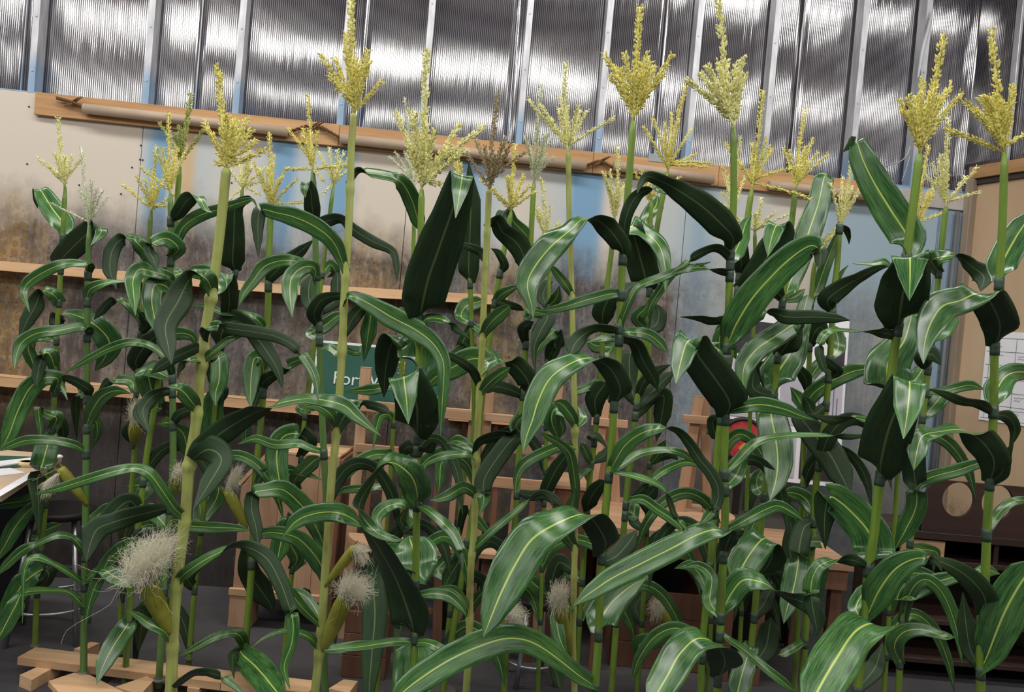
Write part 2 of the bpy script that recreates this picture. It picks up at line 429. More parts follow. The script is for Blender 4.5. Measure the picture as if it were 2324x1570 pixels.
for i in range(len(seams) - 1):
    a, b = seams[i][0], seams[i + 1][0]
    o = obj('polycarbonate_sheet', sheet(a + 0.001, b - 0.001, TRIM_Z1 - 0.01, 4.31, i + 3), M['poly']); o.parent = win
    if i:   # thin bright joint strip where two sheets meet
        q = obj('joint_strip', boxbm((a - 0.003, 0.094, TRIM_Z1), (a + 0.003, 0.100, 4.31), 0.001), M['stud']); q.parent = win

# timber rail along the top of the boards, in butted lengths
rs = [(83, 240), (770, 315), (1345, 365), (1628, 400), (2010, 450)]
rail = obj('trim_1', boxbm((WS(83, 240)[0], -0.004, TRIM_Z0 + 0.01), (WS(2010, 440)[0], 0.0, TRIM_Z1 - 0.01), 0), M['wood_trim'], kind='structure'); wall_frame(rail)
for (a, ya), (b, yb) in zip(rs, rs[1:]):
    o = obj('plank', boxbm((WS(a, ya)[0] + 0.001, -0.024, TRIM_Z0), (WS(b, yb)[0] - 0.001, -0.004, TRIM_Z1), 0.002), M['wood_trim']); o.parent = rail
sA = WS(2010, 440)[0]
o = obj('trim_2', boxbm((sA + 0.01, -0.012, TRIM_Z0 + 0.01), (sR, 0.0, TRIM_Z1 - 0.02), 0.002), plain('grey_rail', S(176, 170, 164), 0.6), kind='structure'); wall_frame(o)

# long cardboard tubes tied to the rail
def wl(px, py, off):
    s_, z_ = WS(px, py, off)
    return Vector((s_, off, z_))
for (p0, p1, lab) in (((190, 246), (655, 299), 'long beige cardboard tube tied to the timber rail, leftmost of the row'),
                      ((772, 314), (1330, 376), 'long beige cardboard tube on the timber rail behind the tallest middle tassels'),
                      ((1392, 376), (1620, 407), 'short beige cardboard tube on the timber rail right of the grey tape patch'),
                      ((1745, 420), (2000, 448), 'beige cardboard tube at the right end of the timber rail')):
    bm = bmesh.new()
    a, b = wl(*p0, -0.05), wl(*p1, -0.05)
    tube(bm, [a, b], 0.0255, 20, False)
    tube(bm, [b, a], 0.0225, 20, False)
    bmesh.ops.bridge_loops(bm, edges=[e for e in bm.edges if e.is_boundary and all((v.co - a).length < 0.04 for v in e.verts)])
    bmesh.ops.bridge_loops(bm, edges=[e for e in bm.edges if e.is_boundary])
    o = obj('cardboard_tube', bm, M['cardboard']); wall_frame(o); tag(o, lab, 'tube', 'cardboard tubes on the timber rail')
def rope(p0, p1, p2, lab, seed):
    rr = random.Random(seed); bm = bmesh.new()
    P = [wl(*p0, -0.045), wl(*p1, -0.040), wl(*p2, -0.045)]
    C = catmull(P, 14)
    for k in range(3):
        pts = [c + Vector((0, 0.006 * math.cos(i * 0.9 + k * 2.09), 0.006 * math.sin(i * 0.9 + k * 2.09))) for i, c in enumerate(C)]
        tube(bm, pts, 0.0042, 5)
    for f in (0.45, 0.55):
        c = C[int(len(C) * f)]
        tube(bm, [c, c + Vector((0.03, -0.012, 0.018)), c + Vector((0.05, -0.014, 0.03))], [0.005, 0.004, 0.002], 5)
        tube(bm, [c, c + Vector((-0.02, -0.01, -0.02)), c + Vector((-0.03, -0.012, -0.03))], [0.005, 0.004, 0.002], 5)
    o = obj('rope_tie', bm, M['twig']); wall_frame(o); tag(o, lab, 'rope')
rope((128, 222), (165, 232), (192, 243), 'brown twisted rope tie at the left end of the first tube', 1)
rope((655, 299), (715, 285), (772, 312), 'brown twisted rope tie between the first and second cardboard tubes', 2)
rope((1330, 376), (1362, 366), (1392, 380), 'brown twisted rope tie between the second and third cardboard tubes', 3)
s_, z_ = WS(1492, 362, -0.03)
o = obj('tape_patch', boxbm((s_ - 0.05, -0.027, z_ - 0.012), (s_ + 0.05, -0.0245, z_ + 0.03), 0.0006), plain('grey_tape', S(150, 160, 166), 0.4)); wall_frame(o)
tag(o, 'grey tape patch stuck on top of the timber rail', 'tape')

def cord(name, pix, off, rad, mat, lab, cat):
    pts = catmull([wl(x, y, off) for x, y in pix], 8)
    bm = bmesh.new(); tube(bm, pts, rad, 6)
    o = obj(name, bm, mat); wall_frame(o); tag(o, lab, cat); return o
cord('plastic_strap', ((2117, 22), (2108, 60), (2096, 105), (2088, 150), (2083, 178)), -0.012, [0.003 + 0.010 * math.sin(math.pi * k / 32) for k in range(33)], plain('clear_strap', S(206, 208, 214), 0.3), 'pale plastic strap hanging down a stud at the upper right', 'strap')
cord('grey_wire', ((2066, 330), (2058, 352), (2040, 368), (2012, 376), (1990, 380)), -0.01, 0.003, M['steel'], 'thin grey wire curving across the clear sheet at the upper right', 'wire')
cord('thin_wire', ((2066, 350), (2056, 385), (2046, 412)), -0.01, 0.0022, M['steel'], 'short straight wire end hanging below the curved grey wire', 'wire')
# plain wall shelves on the boards
def shelf(px0, py0, px1, py1, th, dep, lab, mat):
    s0, z0 = WS(px0, py0, -dep); s1, z1 = WS(px1, py1, -dep)
    bm = bmesh.new()
    beam(bm, (s0, -dep / 2, z0 - th / 2), (s1, -dep / 2, z1 - th / 2), th, dep, (0, 1, 0), 0.002)
    o = obj('wall_shelf', bm, mat); wall_frame(o); tag(o, lab, 'shelf')
    b2 = bmesh.new()
    n = max(2, int((s1 - s0) / 0.8))
    for k in range(n):
        q = (k + 0.5) / n
        x = s0 + (s1 - s0) * q; z = z0 + (z1 - z0) * q - th
        pts = [(x, 0.0, z), (x, -dep * 0.8, z), (x, 0.0, z - 0.09)]
        V = [[b2.verts.new((p[0] + dx, p[1], p[2])) for p in pts] for dx in (-0.012, 0.012)]
        b2.faces.new(V[0]); b2.faces.new(V[1][::-1])
        for i in range(3): b2.faces.new((V[0][i], V[1][i], V[1][(i + 1) % 3], V[0][(i + 1) % 3]))
    bmesh.ops.recalc_face_normals(b2, faces=b2.faces)
    q = obj('shelf_bracket', b2, M['wood_red']); q.parent = o; q['kind'] = 'stuff'
    return o
shelf(-420, 558, 694, 650, 0.044, 0.09, 'narrow pine wall shelf at shoulder height, left half of the wall', M['wood_pine'])
shelf(702, 646, 1152, 672, 0.046, 0.09, 'narrow pine wall shelf at shoulder height, ending right of the middle', M['wood_pine'])
shelf(-420, 815, 735, 921, 0.050, 0.11, 'lower pine wall shelf at waist height behind the left-hand corn', M['wood_pine'])
shelf(1020, 932, 1165, 944, 0.05, 0.06, 'short pine batten on the wall behind the slatted chairs', M['wood_pine'])

# ------------------------------------------------------------------ right wall
CR = W0 + WE * sR
RD = Vector((0.38, -0.925, 0)).normalized()
ra = math.atan2(RD.y, RD.x)
def right_frame(o): o.location = CR; o.rotation_euler = (0, 0, ra)      # local x runs towards the lens, local y into the room
def RS(px, py, off=0.0):
    nrm = Vector((-RD.y, RD.x, 0)); d = ray(px, py)
    k = (CR + nrm * off - CAM).dot(nrm) / d.dot(nrm); p = CAM + d * k
    return (p - CR).dot(RD), p.z
sgn = -1 if Vector((-RD.y, RD.x, 0)).x > 0 else 1          # room side along local y
zt = RS(2300, 378)[1]
def ry(a, b): return (min(a * sgn, b * sgn), max(a * sgn, b * sgn))
y0, y1 = ry(-0.06, 0.0)
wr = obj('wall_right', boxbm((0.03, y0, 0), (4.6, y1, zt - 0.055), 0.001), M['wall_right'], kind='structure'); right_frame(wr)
y0, y1 = ry(-0.06, 0.03)
o = obj('trim_3', boxbm((0.0, y0, zt - 0.04), (4.6, y1, zt + 0.03), 0.002), M['wood_trim'], kind='structure'); right_frame(o)
y0, y1 = ry(-0.05, 0.014)
o = obj('trim_4', boxbm((0.02, y0, zt - 0.072), (4.6, y1, zt - 0.042), 0.002), plain('dark_slot_rail', S(60, 50, 44), 0.6), kind='structure'); right_frame(o)
y0, y1 = ry(0.0, 0.045)
o = obj('trim_5', boxbm((0.0, y0, 0), (0.045, y1, zt - 0.042), 0.003), wood('weathered_post', S(168, 152, 132), S(138, 122, 106), 'Z'), kind='structure'); right_frame(o)
bm = bmesh.new(); tube(bm, [Vector((sR - 0.075, -0.02, 0)), Vector((sR - 0.075, -0.02, TRIM_Z0))], 0.013, 10)
o = obj('trim_6', bm, plain('grey_conduit', S(92, 96, 100), 0.5), kind='structure'); wall_frame(o)
o = obj('trim_7', boxbm((sR - 0.17, -0.012, 0), (sR - 0.098, 0.0, TRIM_Z0), 0.002), M['corner_blue'], kind='structure'); wall_frame(o)
y0, y1 = ry(-0.06, -0.05)
bm = sheet(-0.06, 4.6, zt + 0.03, 4.31, 23)
for v in bm.verts: v.co.y = (v.co.y - 0.112) * -sgn + 0.012
o = obj('window_2', bm, M['poly'], kind='structure'); right_frame(o)
for k in range(5):
    y0, y1 = ry(0.002, 0.022)
    q = obj('metal_stud', boxbm((0.19 + k * 0.5, y0, zt + 0.032), (0.225 + k * 0.5, y1, 4.31), 0.002), M['stud']); q.parent = o

# year planner on the right wall
s0, zz0 = RS(2222, 952); zz1 = RS(2240, 752)[1]
y0, y1 = ry(0.0, 0.006)
pl = obj('wall_planner', boxbm((s0, y0, zz0), (s0 + 0.95, y1, zz1), 0.001), M['white']); right_frame(pl)
tag(pl, 'white wall planner sheet ruled in boxes with blue handwriting, on the tan side wall', 'calendar')
bm = bmesh.new(); y0, y1 = ry(0.0061, 0.0072)
nr = 6
for k in range(nr + 1):
    z = zz0 + 0.015 + (zz1 - zz0 - 0.05) * k / nr
    box(bm, (s0 + 0.01, y0, z), (s0 + 0.94, y1, z + 0.0022))
for k in range(7):
    x = s0 + 0.03 + k * 0.148
    box(bm, (x, y0, zz0 + 0.015), (x + 0.002, y1, zz1 - 0.035))
q = obj('ruled_lines', bm, M['ink_grey']); q.parent = pl
bm = bmesh.new()
for r in range(nr):
    for c in range(6):
        if R.random() < 0.3: continue
        for ln in range(R.randint(1, 3)):
            x = s0 + 0.045 + c * 0.148; z = zz0 + 0.015 + (zz1 - zz0 - 0.05) * (r + 0.75 - ln * 0.2) / nr
            pts = [Vector((x + i * 0.006, 0.0078 * sgn, z + R.uniform(-0.004, 0.004))) for i in range(R.randint(6, 15))]
            tube(bm, pts, 0.0009, 3)
q = obj('handwriting', bm, M['ink_blue']); q.parent = pl; q['kind'] = 'stuff'
# ------------------------------------------------------------------ furniture and props behind the corn
def text_mesh(body, size, depth):
    cu = bpy.data.curves.new('lettering', 'FONT')
    cu.body, cu.size, cu.extrude = body, size, depth
    t = bpy.data.objects.new('lettering_tmp', cu); COL.objects.link(t)
    me = bpy.data.meshes.new_from_object(t.evaluated_get(bpy.context.evaluated_depsgraph_get()))
    bpy.data.objects.remove(t); bpy.data.curves.remove(cu)
    return me
def rect_at(p_tl, p_tr, p_bl, Y, dY=0.0):
    """frame of a board seen at three corner pixels, its foot dY nearer"""
    tl, tr, bl = U(*p_tl, Y), U(*p_tr, Y), U(*p_bl, Y - dY)
    return tl, tr, bl
def board_obj(name, tl, tr, bl, th, mat):
    ex = (tr - tl); w = ex.length; ex.normalize()
    ez = (tl - bl); h = ez.length; ez = (ez - ex * ez.dot(ex)).normalized()
    ey = ez.cross(ex)                       # away from the lens
    o = obj(name, boxbm((0, 0, 0), (w, th, h), 0.002), mat)
    o.matrix_world = Matrix(((ex.x, ey.x, ez.x, bl.x), (ex.y, ey.y, ez.y, bl.y), (ex.z, ey.z, ez.z, bl.z), (0, 0, 0, 1)))
    return o, w, h

# green sign
tl, tr, bl = rect_at((716, 771), (1004, 796), (704, 903), 4.02, 0.05)
sg_, w, h = board_obj('road_sign', tl, tr, bl, 0.012, M['sign_white'])
tag(sg_, 'green sign with white border and white lettering, resting on pale timber behind the corn', 'sign')
q = obj('green_face', boxbm((0.012, -0.002, 0.012), (w - 0.012, 0.0005, h - 0.012), 0.0005), M['green_sign']); q.parent = sg_
me = text_mesh('Fort W', 0.088, 0.0012); me.materials.append(M['sign_white'])
q = obj('lettering', me); q.parent = sg_; q.location = (0.098, -0.004, 0.080); q.rotation_euler = (math.pi / 2, 0, 0)
q = obj('number_plate', boxbm((w * 0.655, -0.005, h * 0.54), (w * 0.655 + 0.032, -0.002, h * 0.54 + 0.062), 0.0008), M['sign_yellow']); q.parent = sg_
me = text_mesh('8', 0.075, 0.0012); me.materials.append(M['green_sign'])
q2 = obj('lettering', me); q2.parent = q; q2.location = (w * 0.655 - 0.004, -0.0062, h * 0.54 + 0.005); q2.rotation_euler = (math.pi / 2, 0, 0)

# slanted timber crate
def P(px, py, Y): return U(px, py, Y)
Yc = 3.8
a, b = P(524, 1385, Yc), P(742, 1398, Yc)
x0, x1, zb = a.x, b.x, 0.155
zt_ = P(700, 1036, Yc).z
t = empty('timber_crate', (x0, Yc, 0)); tag(t, 'tall pale timber crate with a slanted top corner, standing behind the ears of corn', 'crate')
n = 5; wpl = (x1 - x0) / n
for k in range(n):
    xa, xb = x0 + k * wpl + 0.001, x0 + (k + 1) * wpl - 0.001
    za = zt_ - max(0, 0.17 - 0.13 * k * 1.0); zb2 = zt_ - max(0, 0.17 - 0.13 * (k + 1) * 1.0)
    bm = bmesh.new()
    pr = [(xa, zb), (xb, zb), (xb, zb2), (xa, za)]
    V = [[bm.verts.new((x, y, z)) for x, z in pr] for y in (Yc, Yc + 0.018)]
    bm.faces.new(V[0]); bm.faces.new(V[1][::-1])
    for i in range(4): bm.faces.new((V[0][i], V[1][i], V[1][(i + 1) % 4], V[0][(i + 1) % 4]))
    bmesh.ops.recalc_face_normals(bm, faces=bm.faces)
    obj('plank', bm, M['wood_pine_z'], t)
obj('bottom_rail', boxbm((x0 - 0.012, Yc - 0.022, zb - 0.005), (x1, Yc - 0.0005, zb + 0.028)), M['wood_pine'], t)
obj('side_panel', boxbm((x0, Yc + 0.0185, zb), (x0 + 0.018, Yc + 0.33, zt_ - 0.18)), M['wood_pine_z'], t)
obj('side_panel', boxbm((x1 + 0.001, Yc - 0.02, 0.0), (x1 + 0.02, Yc + 0.33, zt_)), M['wood_red'], t)
obj('back_panel', boxbm((x0 + 0.019, Yc + 0.315, zb), (x1, Yc + 0.33, zt_)), M['wood_pine_z'], t)
obj('top_board', beambm((x0 - 0.01, Yc + 0.165, zt_ - 0.158), (x0 + wpl * 1.35, Yc + 0.165, zt_ + 0.010), 0.014, 0.33, (0, 1, 0)), M['wood_pine'], t)
obj('top_board', boxbm((x0 + wpl * 1.36, Yc, zt_ + 0.001), (x1, Yc + 0.33, zt_ + 0.015)), M['wood_pine'], t)
obj('foot', boxbm((x0 - 0.005, Yc - 0.018, 0), (x0 + 0.10, Yc + 0.10, zb - 0.006)), M['wood_pine_z'], t)
obj('foot', boxbm((x1 - 0.03, Yc + 0.2, 0), (x1, Yc + 0.33, zb - 0.001)), M['wood_pine_z'], t)

# slatted chairs in bare timber
def chair(pxL, pxR, top, Y, lab, rail_rows, slats, seat_round, cat_tilt=0.05):
    pl_, pr_ = P(pxL, top, Y), P(pxR, top + (pxR - pxL) * 0.087, Y)
    zs = 0.50; xl, xr = P(pxL, 1180, Y).x, P(pxR, 1180, Y).x
    t = empty('timber_chair', ((xl + xr) / 2, Y, 0)); tag(t, lab, 'chair')
    zT = (pl_.z + pr_.z) / 2
    for x in (xl, xr):
        obj('back_post', beambm((x, Y, 0.0), (x, Y + 0.03, zT), 0.046, 0.032), M['wood_pine_z'], t)
    for (zr, hr) in rail_rows:
        obj('back_rail', boxbm((xl - 0.01, Y - 0.022, zr - hr / 2), (xr + 0.01, Y - 0.0005, zr + hr / 2)), M['wood_bench'], t)
    za, zb = rail_rows[-1][0], zs
    for k in range(slats):
        x = xl + (xr - xl) * (k + 0.8) / (slats + 0.6)
        obj('slat', boxbm((x - 0.014, Y - 0.016, zb), (x + 0.014, Y - 0.004, za - rail_rows[-1][1] / 2)), M['wood_pine_z'] if k % 2 else M['wood_red'], t)
    bm = bmesh.new(); cx = (xl + xr) / 2; rx = (xr - xl) / 2 * 1.02
    if seat_round:
        top_, bot = [], []
        for k in range(29):
            an = math.pi + math.pi * k / 28
            top_.append(bm.verts.new((cx + rx * math.cos(an), Y - 0.025 + 0.22 * math.sin(an), zs)))
            bot.append(bm.verts.new((cx + rx * math.cos(an), Y - 0.025 + 0.22 * math.sin(an), zs - 0.026)))
        bm.faces.new(top_); bm.faces.new(bot[::-1])
        for k in range(28): bm.faces.new((top_[k], bot[k], bot[k + 1], top_[k + 1]))
        bm.faces.new((top_[28], bot[28], bot[0], top_[0]))
        bmesh.ops.recalc_face_normals(bm, faces=bm.faces)
    else:
        box(bm, (xl - 0.01, Y - 0.24, zs - 0.026), (xr + 0.01, Y - 0.024, zs), 0.003)
    obj('seat', bm, M['wood_bench'], t)
    for s in (-1, 1):
        obj('leg', beambm((cx + s * rx * 0.72, Y - 0.15, 0.0), (cx + s * rx * 0.62, Y - 0.15, zs - 0.0265), 0.036, 0.036), M['wood_red'], t)
    obj('stretcher', boxbm((cx - rx * 0.64, Y - 0.16, 0.2), (cx + rx * 0.64, Y - 0.14, 0.225)), M['wood_red'], t)
    return t
zr = lambda px, py, Y: P(px, py, Y).z
chair(800, 1056, 832, 3.78, 'bare timber chair with upright slats and rounded seat, standing below the green sign',
      [(zr(850, 922, 3.78), 0.05), (zr(850, 1018, 3.78), 0.04)], 6, True)
chair(1084, 1240, 850, 3.84, 'bare timber ladder-back chair beside the slatted one, right of the green sign',
      [(zr(1100, 945, 3.84), 0.035), (zr(1100, 1010, 3.84), 0.05), (zr(1100, 1090, 3.84), 0.05)], 3, False)

q0, q1 = P(1010, 1300, 4.0).x, P(1212, 1300, 4.0).x  # black box added to stand in for the dark behind the chairs
t = empty('dark_filler', ((q0 + q1) / 2, 4.1, 0)); tag(t, 'long black chest added to darken the floor area behind the timber chairs', 'filler')
obj('filler_body', boxbm((q0, 3.98, 0), (q1, 4.28, 0.44), 0.006), M['black'], t)
obj('filler_lid', boxbm((q0 - 0.008, 3.97, 0.4405), (q1 + 0.008, 4.285, 0.475), 0.006), M['black'], t)
# low work benches
def bench(x0, x1, y0, y1, z, lab, apron=0.09, th=0.034, leg_mat='wood_red'):
    t = empty('work_bench', ((x0 + x1) / 2, (y0 + y1) / 2, 0)); tag(t, lab, 'bench', None)
    n = max(3, int((y1 - y0) / 0.14))
    for k in range(n):
        a = y0 + (y1 - y0) * k / n
        obj('top_plank', boxbm((x0, a + 0.001, z - th), (x1, a + (y1 - y0) / n - 0.001, z), 0.003), M['wood_bench'], t)
    obj('apron', boxbm((x0 + 0.02, y0 + 0.012, z - th - apron), (x1 - 0.02, y0 + 0.03, z - th - 0.0005)), M[leg_mat], t)
    obj('apron', boxbm((x0 + 0.02, y1 - 0.03, z - th - apron), (x1 - 0.02, y1 - 0.012, z - th - 0.0005)), M[leg_mat], t)
    obj('back_panel', boxbm((x0 + 0.03, y1 - 0.055, 0.02), (x1 - 0.03, y1 - 0.031, z - th - 0.001)), M['black'], t)  # black sheet added to darken the space under the bench
    for x in (x0 + 0.03, x1 - 0.08):
        for y in (y0 + 0.031, y1 - 0.107):
            obj('leg', boxbm((x, y, 0), (x + 0.05, y + 0.05, z - th - 0.0005)), M[leg_mat], t)
    return t
za = P(1400, 1196, 3.62).z
bx0, bx1 = P(1352, 1190, 3.62).x, P(1702, 1215, 3.62).x
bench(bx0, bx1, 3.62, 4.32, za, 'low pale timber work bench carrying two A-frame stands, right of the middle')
cx0, cx1 = P(1712, 1280, 3.6).x, P(1940, 1285, 3.6).x
zc = P(1830, 1272, 3.6).z
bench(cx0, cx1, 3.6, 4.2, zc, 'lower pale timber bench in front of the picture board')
# box on the left end of the first bench
p = P(1262, 1108, 3.9); p2 = P(1352, 1150, 3.9)
t = obj('timber_box', boxbm((p.x, 3.9, 0), (bx0 - 0.012, 4.25, p.z), 0.004), M['wood_red']); tag(t, 'plain timber pedestal at the left end of the bench', 'box')
obj('box_lid', boxbm((p.x - 0.01, 3.89, p.z + 0.0005), (bx0 - 0.012, 4.26, p.z + 0.022), 0.002), M['wood_bench'], t)

# A-frame stands on the bench
def stand(apx, apy, Lx, Ly, Rx, Ry, cy, Y, lab, base):
    zb = za + (0.022 if base else 0.0)
    ap = P(apx, apy, Y)
    L, Rr = P(Lx, Ly, Y), P(Rx, Ry, Y)
    L.z = Rr.z = zb
    t = empty('timber_stand', (ap.x, Y, za)); tag(t, lab, 'stand')
    obj('leg', beambm(L, (ap.x - 0.012, Y, ap.z), 0.042, 0.026), M['wood_pine_z'], t)
    obj('leg', beambm((Rr.x, Y + 0.03, zb), (ap.x + 0.024, Y + 0.03, ap.z - 0.01), 0.042, 0.026), M['wood_pine_z'], t)
    obj('rear_leg', beambm((ap.x, Y + 0.1, zb), (ap.x + 0.006, Y + 0.058, ap.z - 0.02), 0.04, 0.026), M['wood_pine_z'], t)
    zc_ = P(apx, cy, Y).z
    obj('crossbar', boxbm((L.x - 0.03, Y - 0.032, zc_ - 0.02), (Rr.x + 0.02, Y - 0.0135, zc_ + 0.02)), M['wood_bench'], t)
    if base:
        bm = bmesh.new(); disc(bm, ((L.x + Rr.x) / 2, Y + 0.02, za + 0.0005), 0.20, 0.021, 36)
        obj('round_base', bm, M['wood_bench'], t)
stand(1382, 905, 1340, 1120, 1400, 1120, 958, 4.16, 'narrow A-frame timber stand on the bench, left of the two', False)
stand(1592, 900, 1545, 1128, 1612, 1130, 952, 3.98, 'A-frame timber stand with a round base on the bench, right of the two', True)

# crates under the benches
def crate(x0, x1, y0, z0, z1, dep, lab):
    t = empty('low_crate', ((x0 + x1) / 2, y0, z0)); tag(t, lab, 'crate')
    n = 3
    for k in range(n):
        a = z0 + (z1 - z0) * k / n
        obj('plank', boxbm((x0, y0, a + 0.001), (x1, y0 + 0.016, a + (z1 - z0) / n - 0.001)), M['wood_red'], t)
    obj('side', boxbm((x0, y0 + 0.0165, z0), (x0 + 0.016, y0 + dep, z1)), M['wood_red'], t)
    obj('side', boxbm((x1 - 0.016, y0 + 0.0165, z0), (x1, y0 + dep, z1)), M['wood_red'], t)
    obj('base', boxbm((x0 + 0.0165, y0 + 0.0165, z0), (x1 - 0.0165, y0 + dep, z0 + 0.014)), M['wood_red'], t)
crate(P(1392, 1400, 3.72).x, P(1600, 1400, 3.72).x, 3.72, 0.0, 0.36, 0.4, 'reddish timber crate on the floor under the A-frame bench')
crate(P(784, 1400, 3.36).x, P(884, 1400, 3.36).x, 3.36, 0.0, 0.28, 0.17, 'small timber crate on the floor in front of the slatted chair')
# picture board leaning on the wall
tl, tr, bl = rect_at((1648, 700), (1917, 728), (1630, 1078), 4.40, 0.10)
pb, w, h = board_obj('picture_board', tl, tr, bl, 0.02, M['white'])
tag(pb, 'white board of reference pictures leaning on the wall behind the right-hand corn', 'board')
def pic(u0, v0, u1, v1, mat, lift=0.004):
    q = obj('picture', boxbm((w * u0, -lift, h * (1 - v1)), (w * u1, -0.0005, h * (1 - v0)), 0.0005), M[mat]); q.parent = pb; return q
pic(0.84, 0.10, 0.975, 0.30, 'dark_photo'); pic(0.66, 0.29, 0.975, 0.68, 'lilac_print'); pic(0.66, 0.70, 0.96, 0.97, 'dark_photo')
pic(0.06, 0.06, 0.50, 0.26, 'dark_photo'); pic(0.05, 0.29, 0.44, 0.64, 'lilac_print'); pic(0.46, 0.3, 0.64, 0.66, 'lilac_print'); pic(0.06, 0.66, 0.36, 0.97, 'dark_photo')
pic(0.40, 0.70, 0.62, 0.97, 'lilac_print')
for (u0, v0, r) in ((0.12, 0.42, 0.05), (0.3, 0.46, 0.06), (0.72, 0.42, 0.03), (0.86, 0.40, 0.03)):
    bm = bmesh.new()
    tube(bm, [Vector((w * u0 + r * math.cos(a), -0.006, h * (1 - v0) + r * math.sin(a))) for a in [math.pi * k / 16 for k in range(17)]], 0.003, 5)
    q = obj('drawn_arc', bm, M['wood_red']); q.parent = pb
bm = bmesh.new()
for u0 in (0.69, 0.73, 0.78, 0.90, 0.93):
    box(bm, (w * u0, -0.006, h * 0.36), (w * u0 + 0.004, -0.0045, h * (0.52 + 0.1 * R.random())))
q = obj('drawn_lines', bm, M['ink_grey']); q.parent = pb
# round red plate in front of it
c = P(1686, 998, 4.12)
bm = bmesh.new(); disc(bm, (c.x, 4.12, c.z), 0.098, 0.012, 40, (0, 1, 0))
t = obj('round_print', bm, M['red_print']); tag(t, 'round red disc with a yellow patch and dark rim, in front of the picture board', 'disc')
bm = bmesh.new()
pts = [Vector((c.x + 0.104 * math.cos(a), 4.126, c.z + 0.104 * math.sin(a))) for a in [2 * math.pi * k / 40 for k in range(41)]]
tube(bm, pts, 0.012, 6); obj('rim', bm, M['black'], t)
bm = bmesh.new()
V = [bm.verts.new((c.x + x, 4.1185, c.z + z)) for x, z in ((0.0, -0.02), (0.028, -0.005), (0.05, -0.03), (0.03, -0.055), (0.01, -0.07), (-0.02, -0.045))]
f = bm.faces.new(V); ex = bmesh.ops.extrude_face_region(bm, geom=[f])
for v in ex['geom']:
    if isinstance(v, bmesh.types.BMVert): v.co.y -= 0.002
bmesh.ops.recalc_face_normals(bm, faces=bm.faces)
obj('yellow_patch', bm, M['yellow_print'], t)
obj('disc_prop', beambm((c.x, 4.14, za), (c.x, 4.145, c.z), 0.03, 0.012), M['black'], t)

# dark brown cabinet with two round holes in its head board
Yk = 3.86
kx0, kx1 = P(2078, 1300, Yk).x, P(2078, 1300, Yk).x + 0.86
kz1 = P(2200, 1094, Yk).z; kz0 = P(2180, 1212, Yk).z
t = empty('brown_cabinet', ((kx0 + kx1) / 2, Yk + 0.18, 0)); tag(t, 'dark brown open shelf cabinet with two round holes in its head board', 'cabinet')
cu = bpy.data.curves.new('head_board', 'CURVE'); cu.dimensions = '2D'; cu.fill_mode = 'BOTH'; cu.extrude = 0.009
def poly(pts):
    s = cu.splines.new('POLY'); s.points.add(len(pts) - 1); s.use_cyclic_u = True
    for q, (x, y) in zip(s.points, pts): q.co = (x, y, 0, 1)
arch = [(kx0, kz0)] + [(kx1, kz0)] + [(kx1 - 0.02 + 0.02 * math.cos(a), kz1 - 0.1 + 0.1 * math.sin(a)) for a in [math.pi / 2 * k / 6 for k in range(7)]] + \
       [(kx0 + 0.08 - 0.08 * math.sin(a), kz1 - 0.12 + 0.12 * math.cos(a)) for a in [math.pi / 2 * k / 8 for k in range(9)]]
poly(arch)
for (hx, hy, hr) in ((2173, 1133, 0.076), (2262, 1140, 0.076)):
    c = P(hx, hy, Yk)
    poly([(c.x + hr * math.cos(a), c.z + hr * math.sin(a) * 1.08) for a in [2 * math.pi * k / 40 for k in range(40)]])
ot = bpy.data.objects.new('tmp', cu); COL.objects.link(ot)
me = bpy.data.meshes.new_from_object(ot.evaluated_get(bpy.context.evaluated_depsgraph_get()))
bpy.data.objects.remove(ot); bpy.data.curves.remove(cu)
me.transform(Matrix.Rotation(math.pi / 2, 4, 'X')); me.transform(Matrix.Translation((0, Yk, 0)))
me.materials.append(M['wood_dark']); obj('head_board', me, None, t)
kxl = P(2004, 1400, Yk).x
obj('side', boxbm((kxl, Yk + 0.0095, 0), (kxl + 0.02, Yk + 0.36, kz0 - 0.0205)), M['wood_dark'], t)
obj('side', boxbm((kx1 - 0.02, Yk + 0.0095, 0), (kx1, Yk + 0.36, kz0)), M['wood_dark'], t)
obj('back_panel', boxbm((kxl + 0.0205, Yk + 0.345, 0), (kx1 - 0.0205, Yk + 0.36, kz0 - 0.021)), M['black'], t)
obj('cabinet_top', boxbm((kxl + 0.0005, Yk + 0.0095, kz0 - 0.02), (kx1 - 0.0005, Yk + 0.36, kz0 + 0.0)), M['wood_dark'], t)
obj('front_rail', boxbm((kxl - 0.008, Yk - 0.012, kz0 - 0.035), (kx1, Yk + 0.009, kz0 - 0.0005)), M['wood_dark'], t)
for py in (1276, 1412, 1502):
    z = P(2180, py, Yk).z
    obj('shelf', boxbm((kxl + 0.0205, Yk + 0.005, z - 0.024), (kx1 - 0.0205, Yk + 0.344, z), 0.002), M['wood_dark'], t)
xd = P(2266, 1240, Yk).x
obj('divider', boxbm((xd - 0.012, Yk + 0.01, P(2180, 1276, Yk).z + 0.0005), (xd + 0.012, Yk + 0.343, kz0 - 0.0355)), M['wood_dark'], t)
z = P(2180, 1276, Yk).z
t = obj('offcut_board', boxbm((P(2046, 1250, Yk).x, Yk + 0.007, z + 0.0005), (P(2146, 1250, Yk).x, Yk + 0.025, P(2090, 1225, Yk).z), 0.002), M['wood_pine'])
tag(t, 'pale timber offcut standing on the top shelf of the dark brown cabinet', 'board')

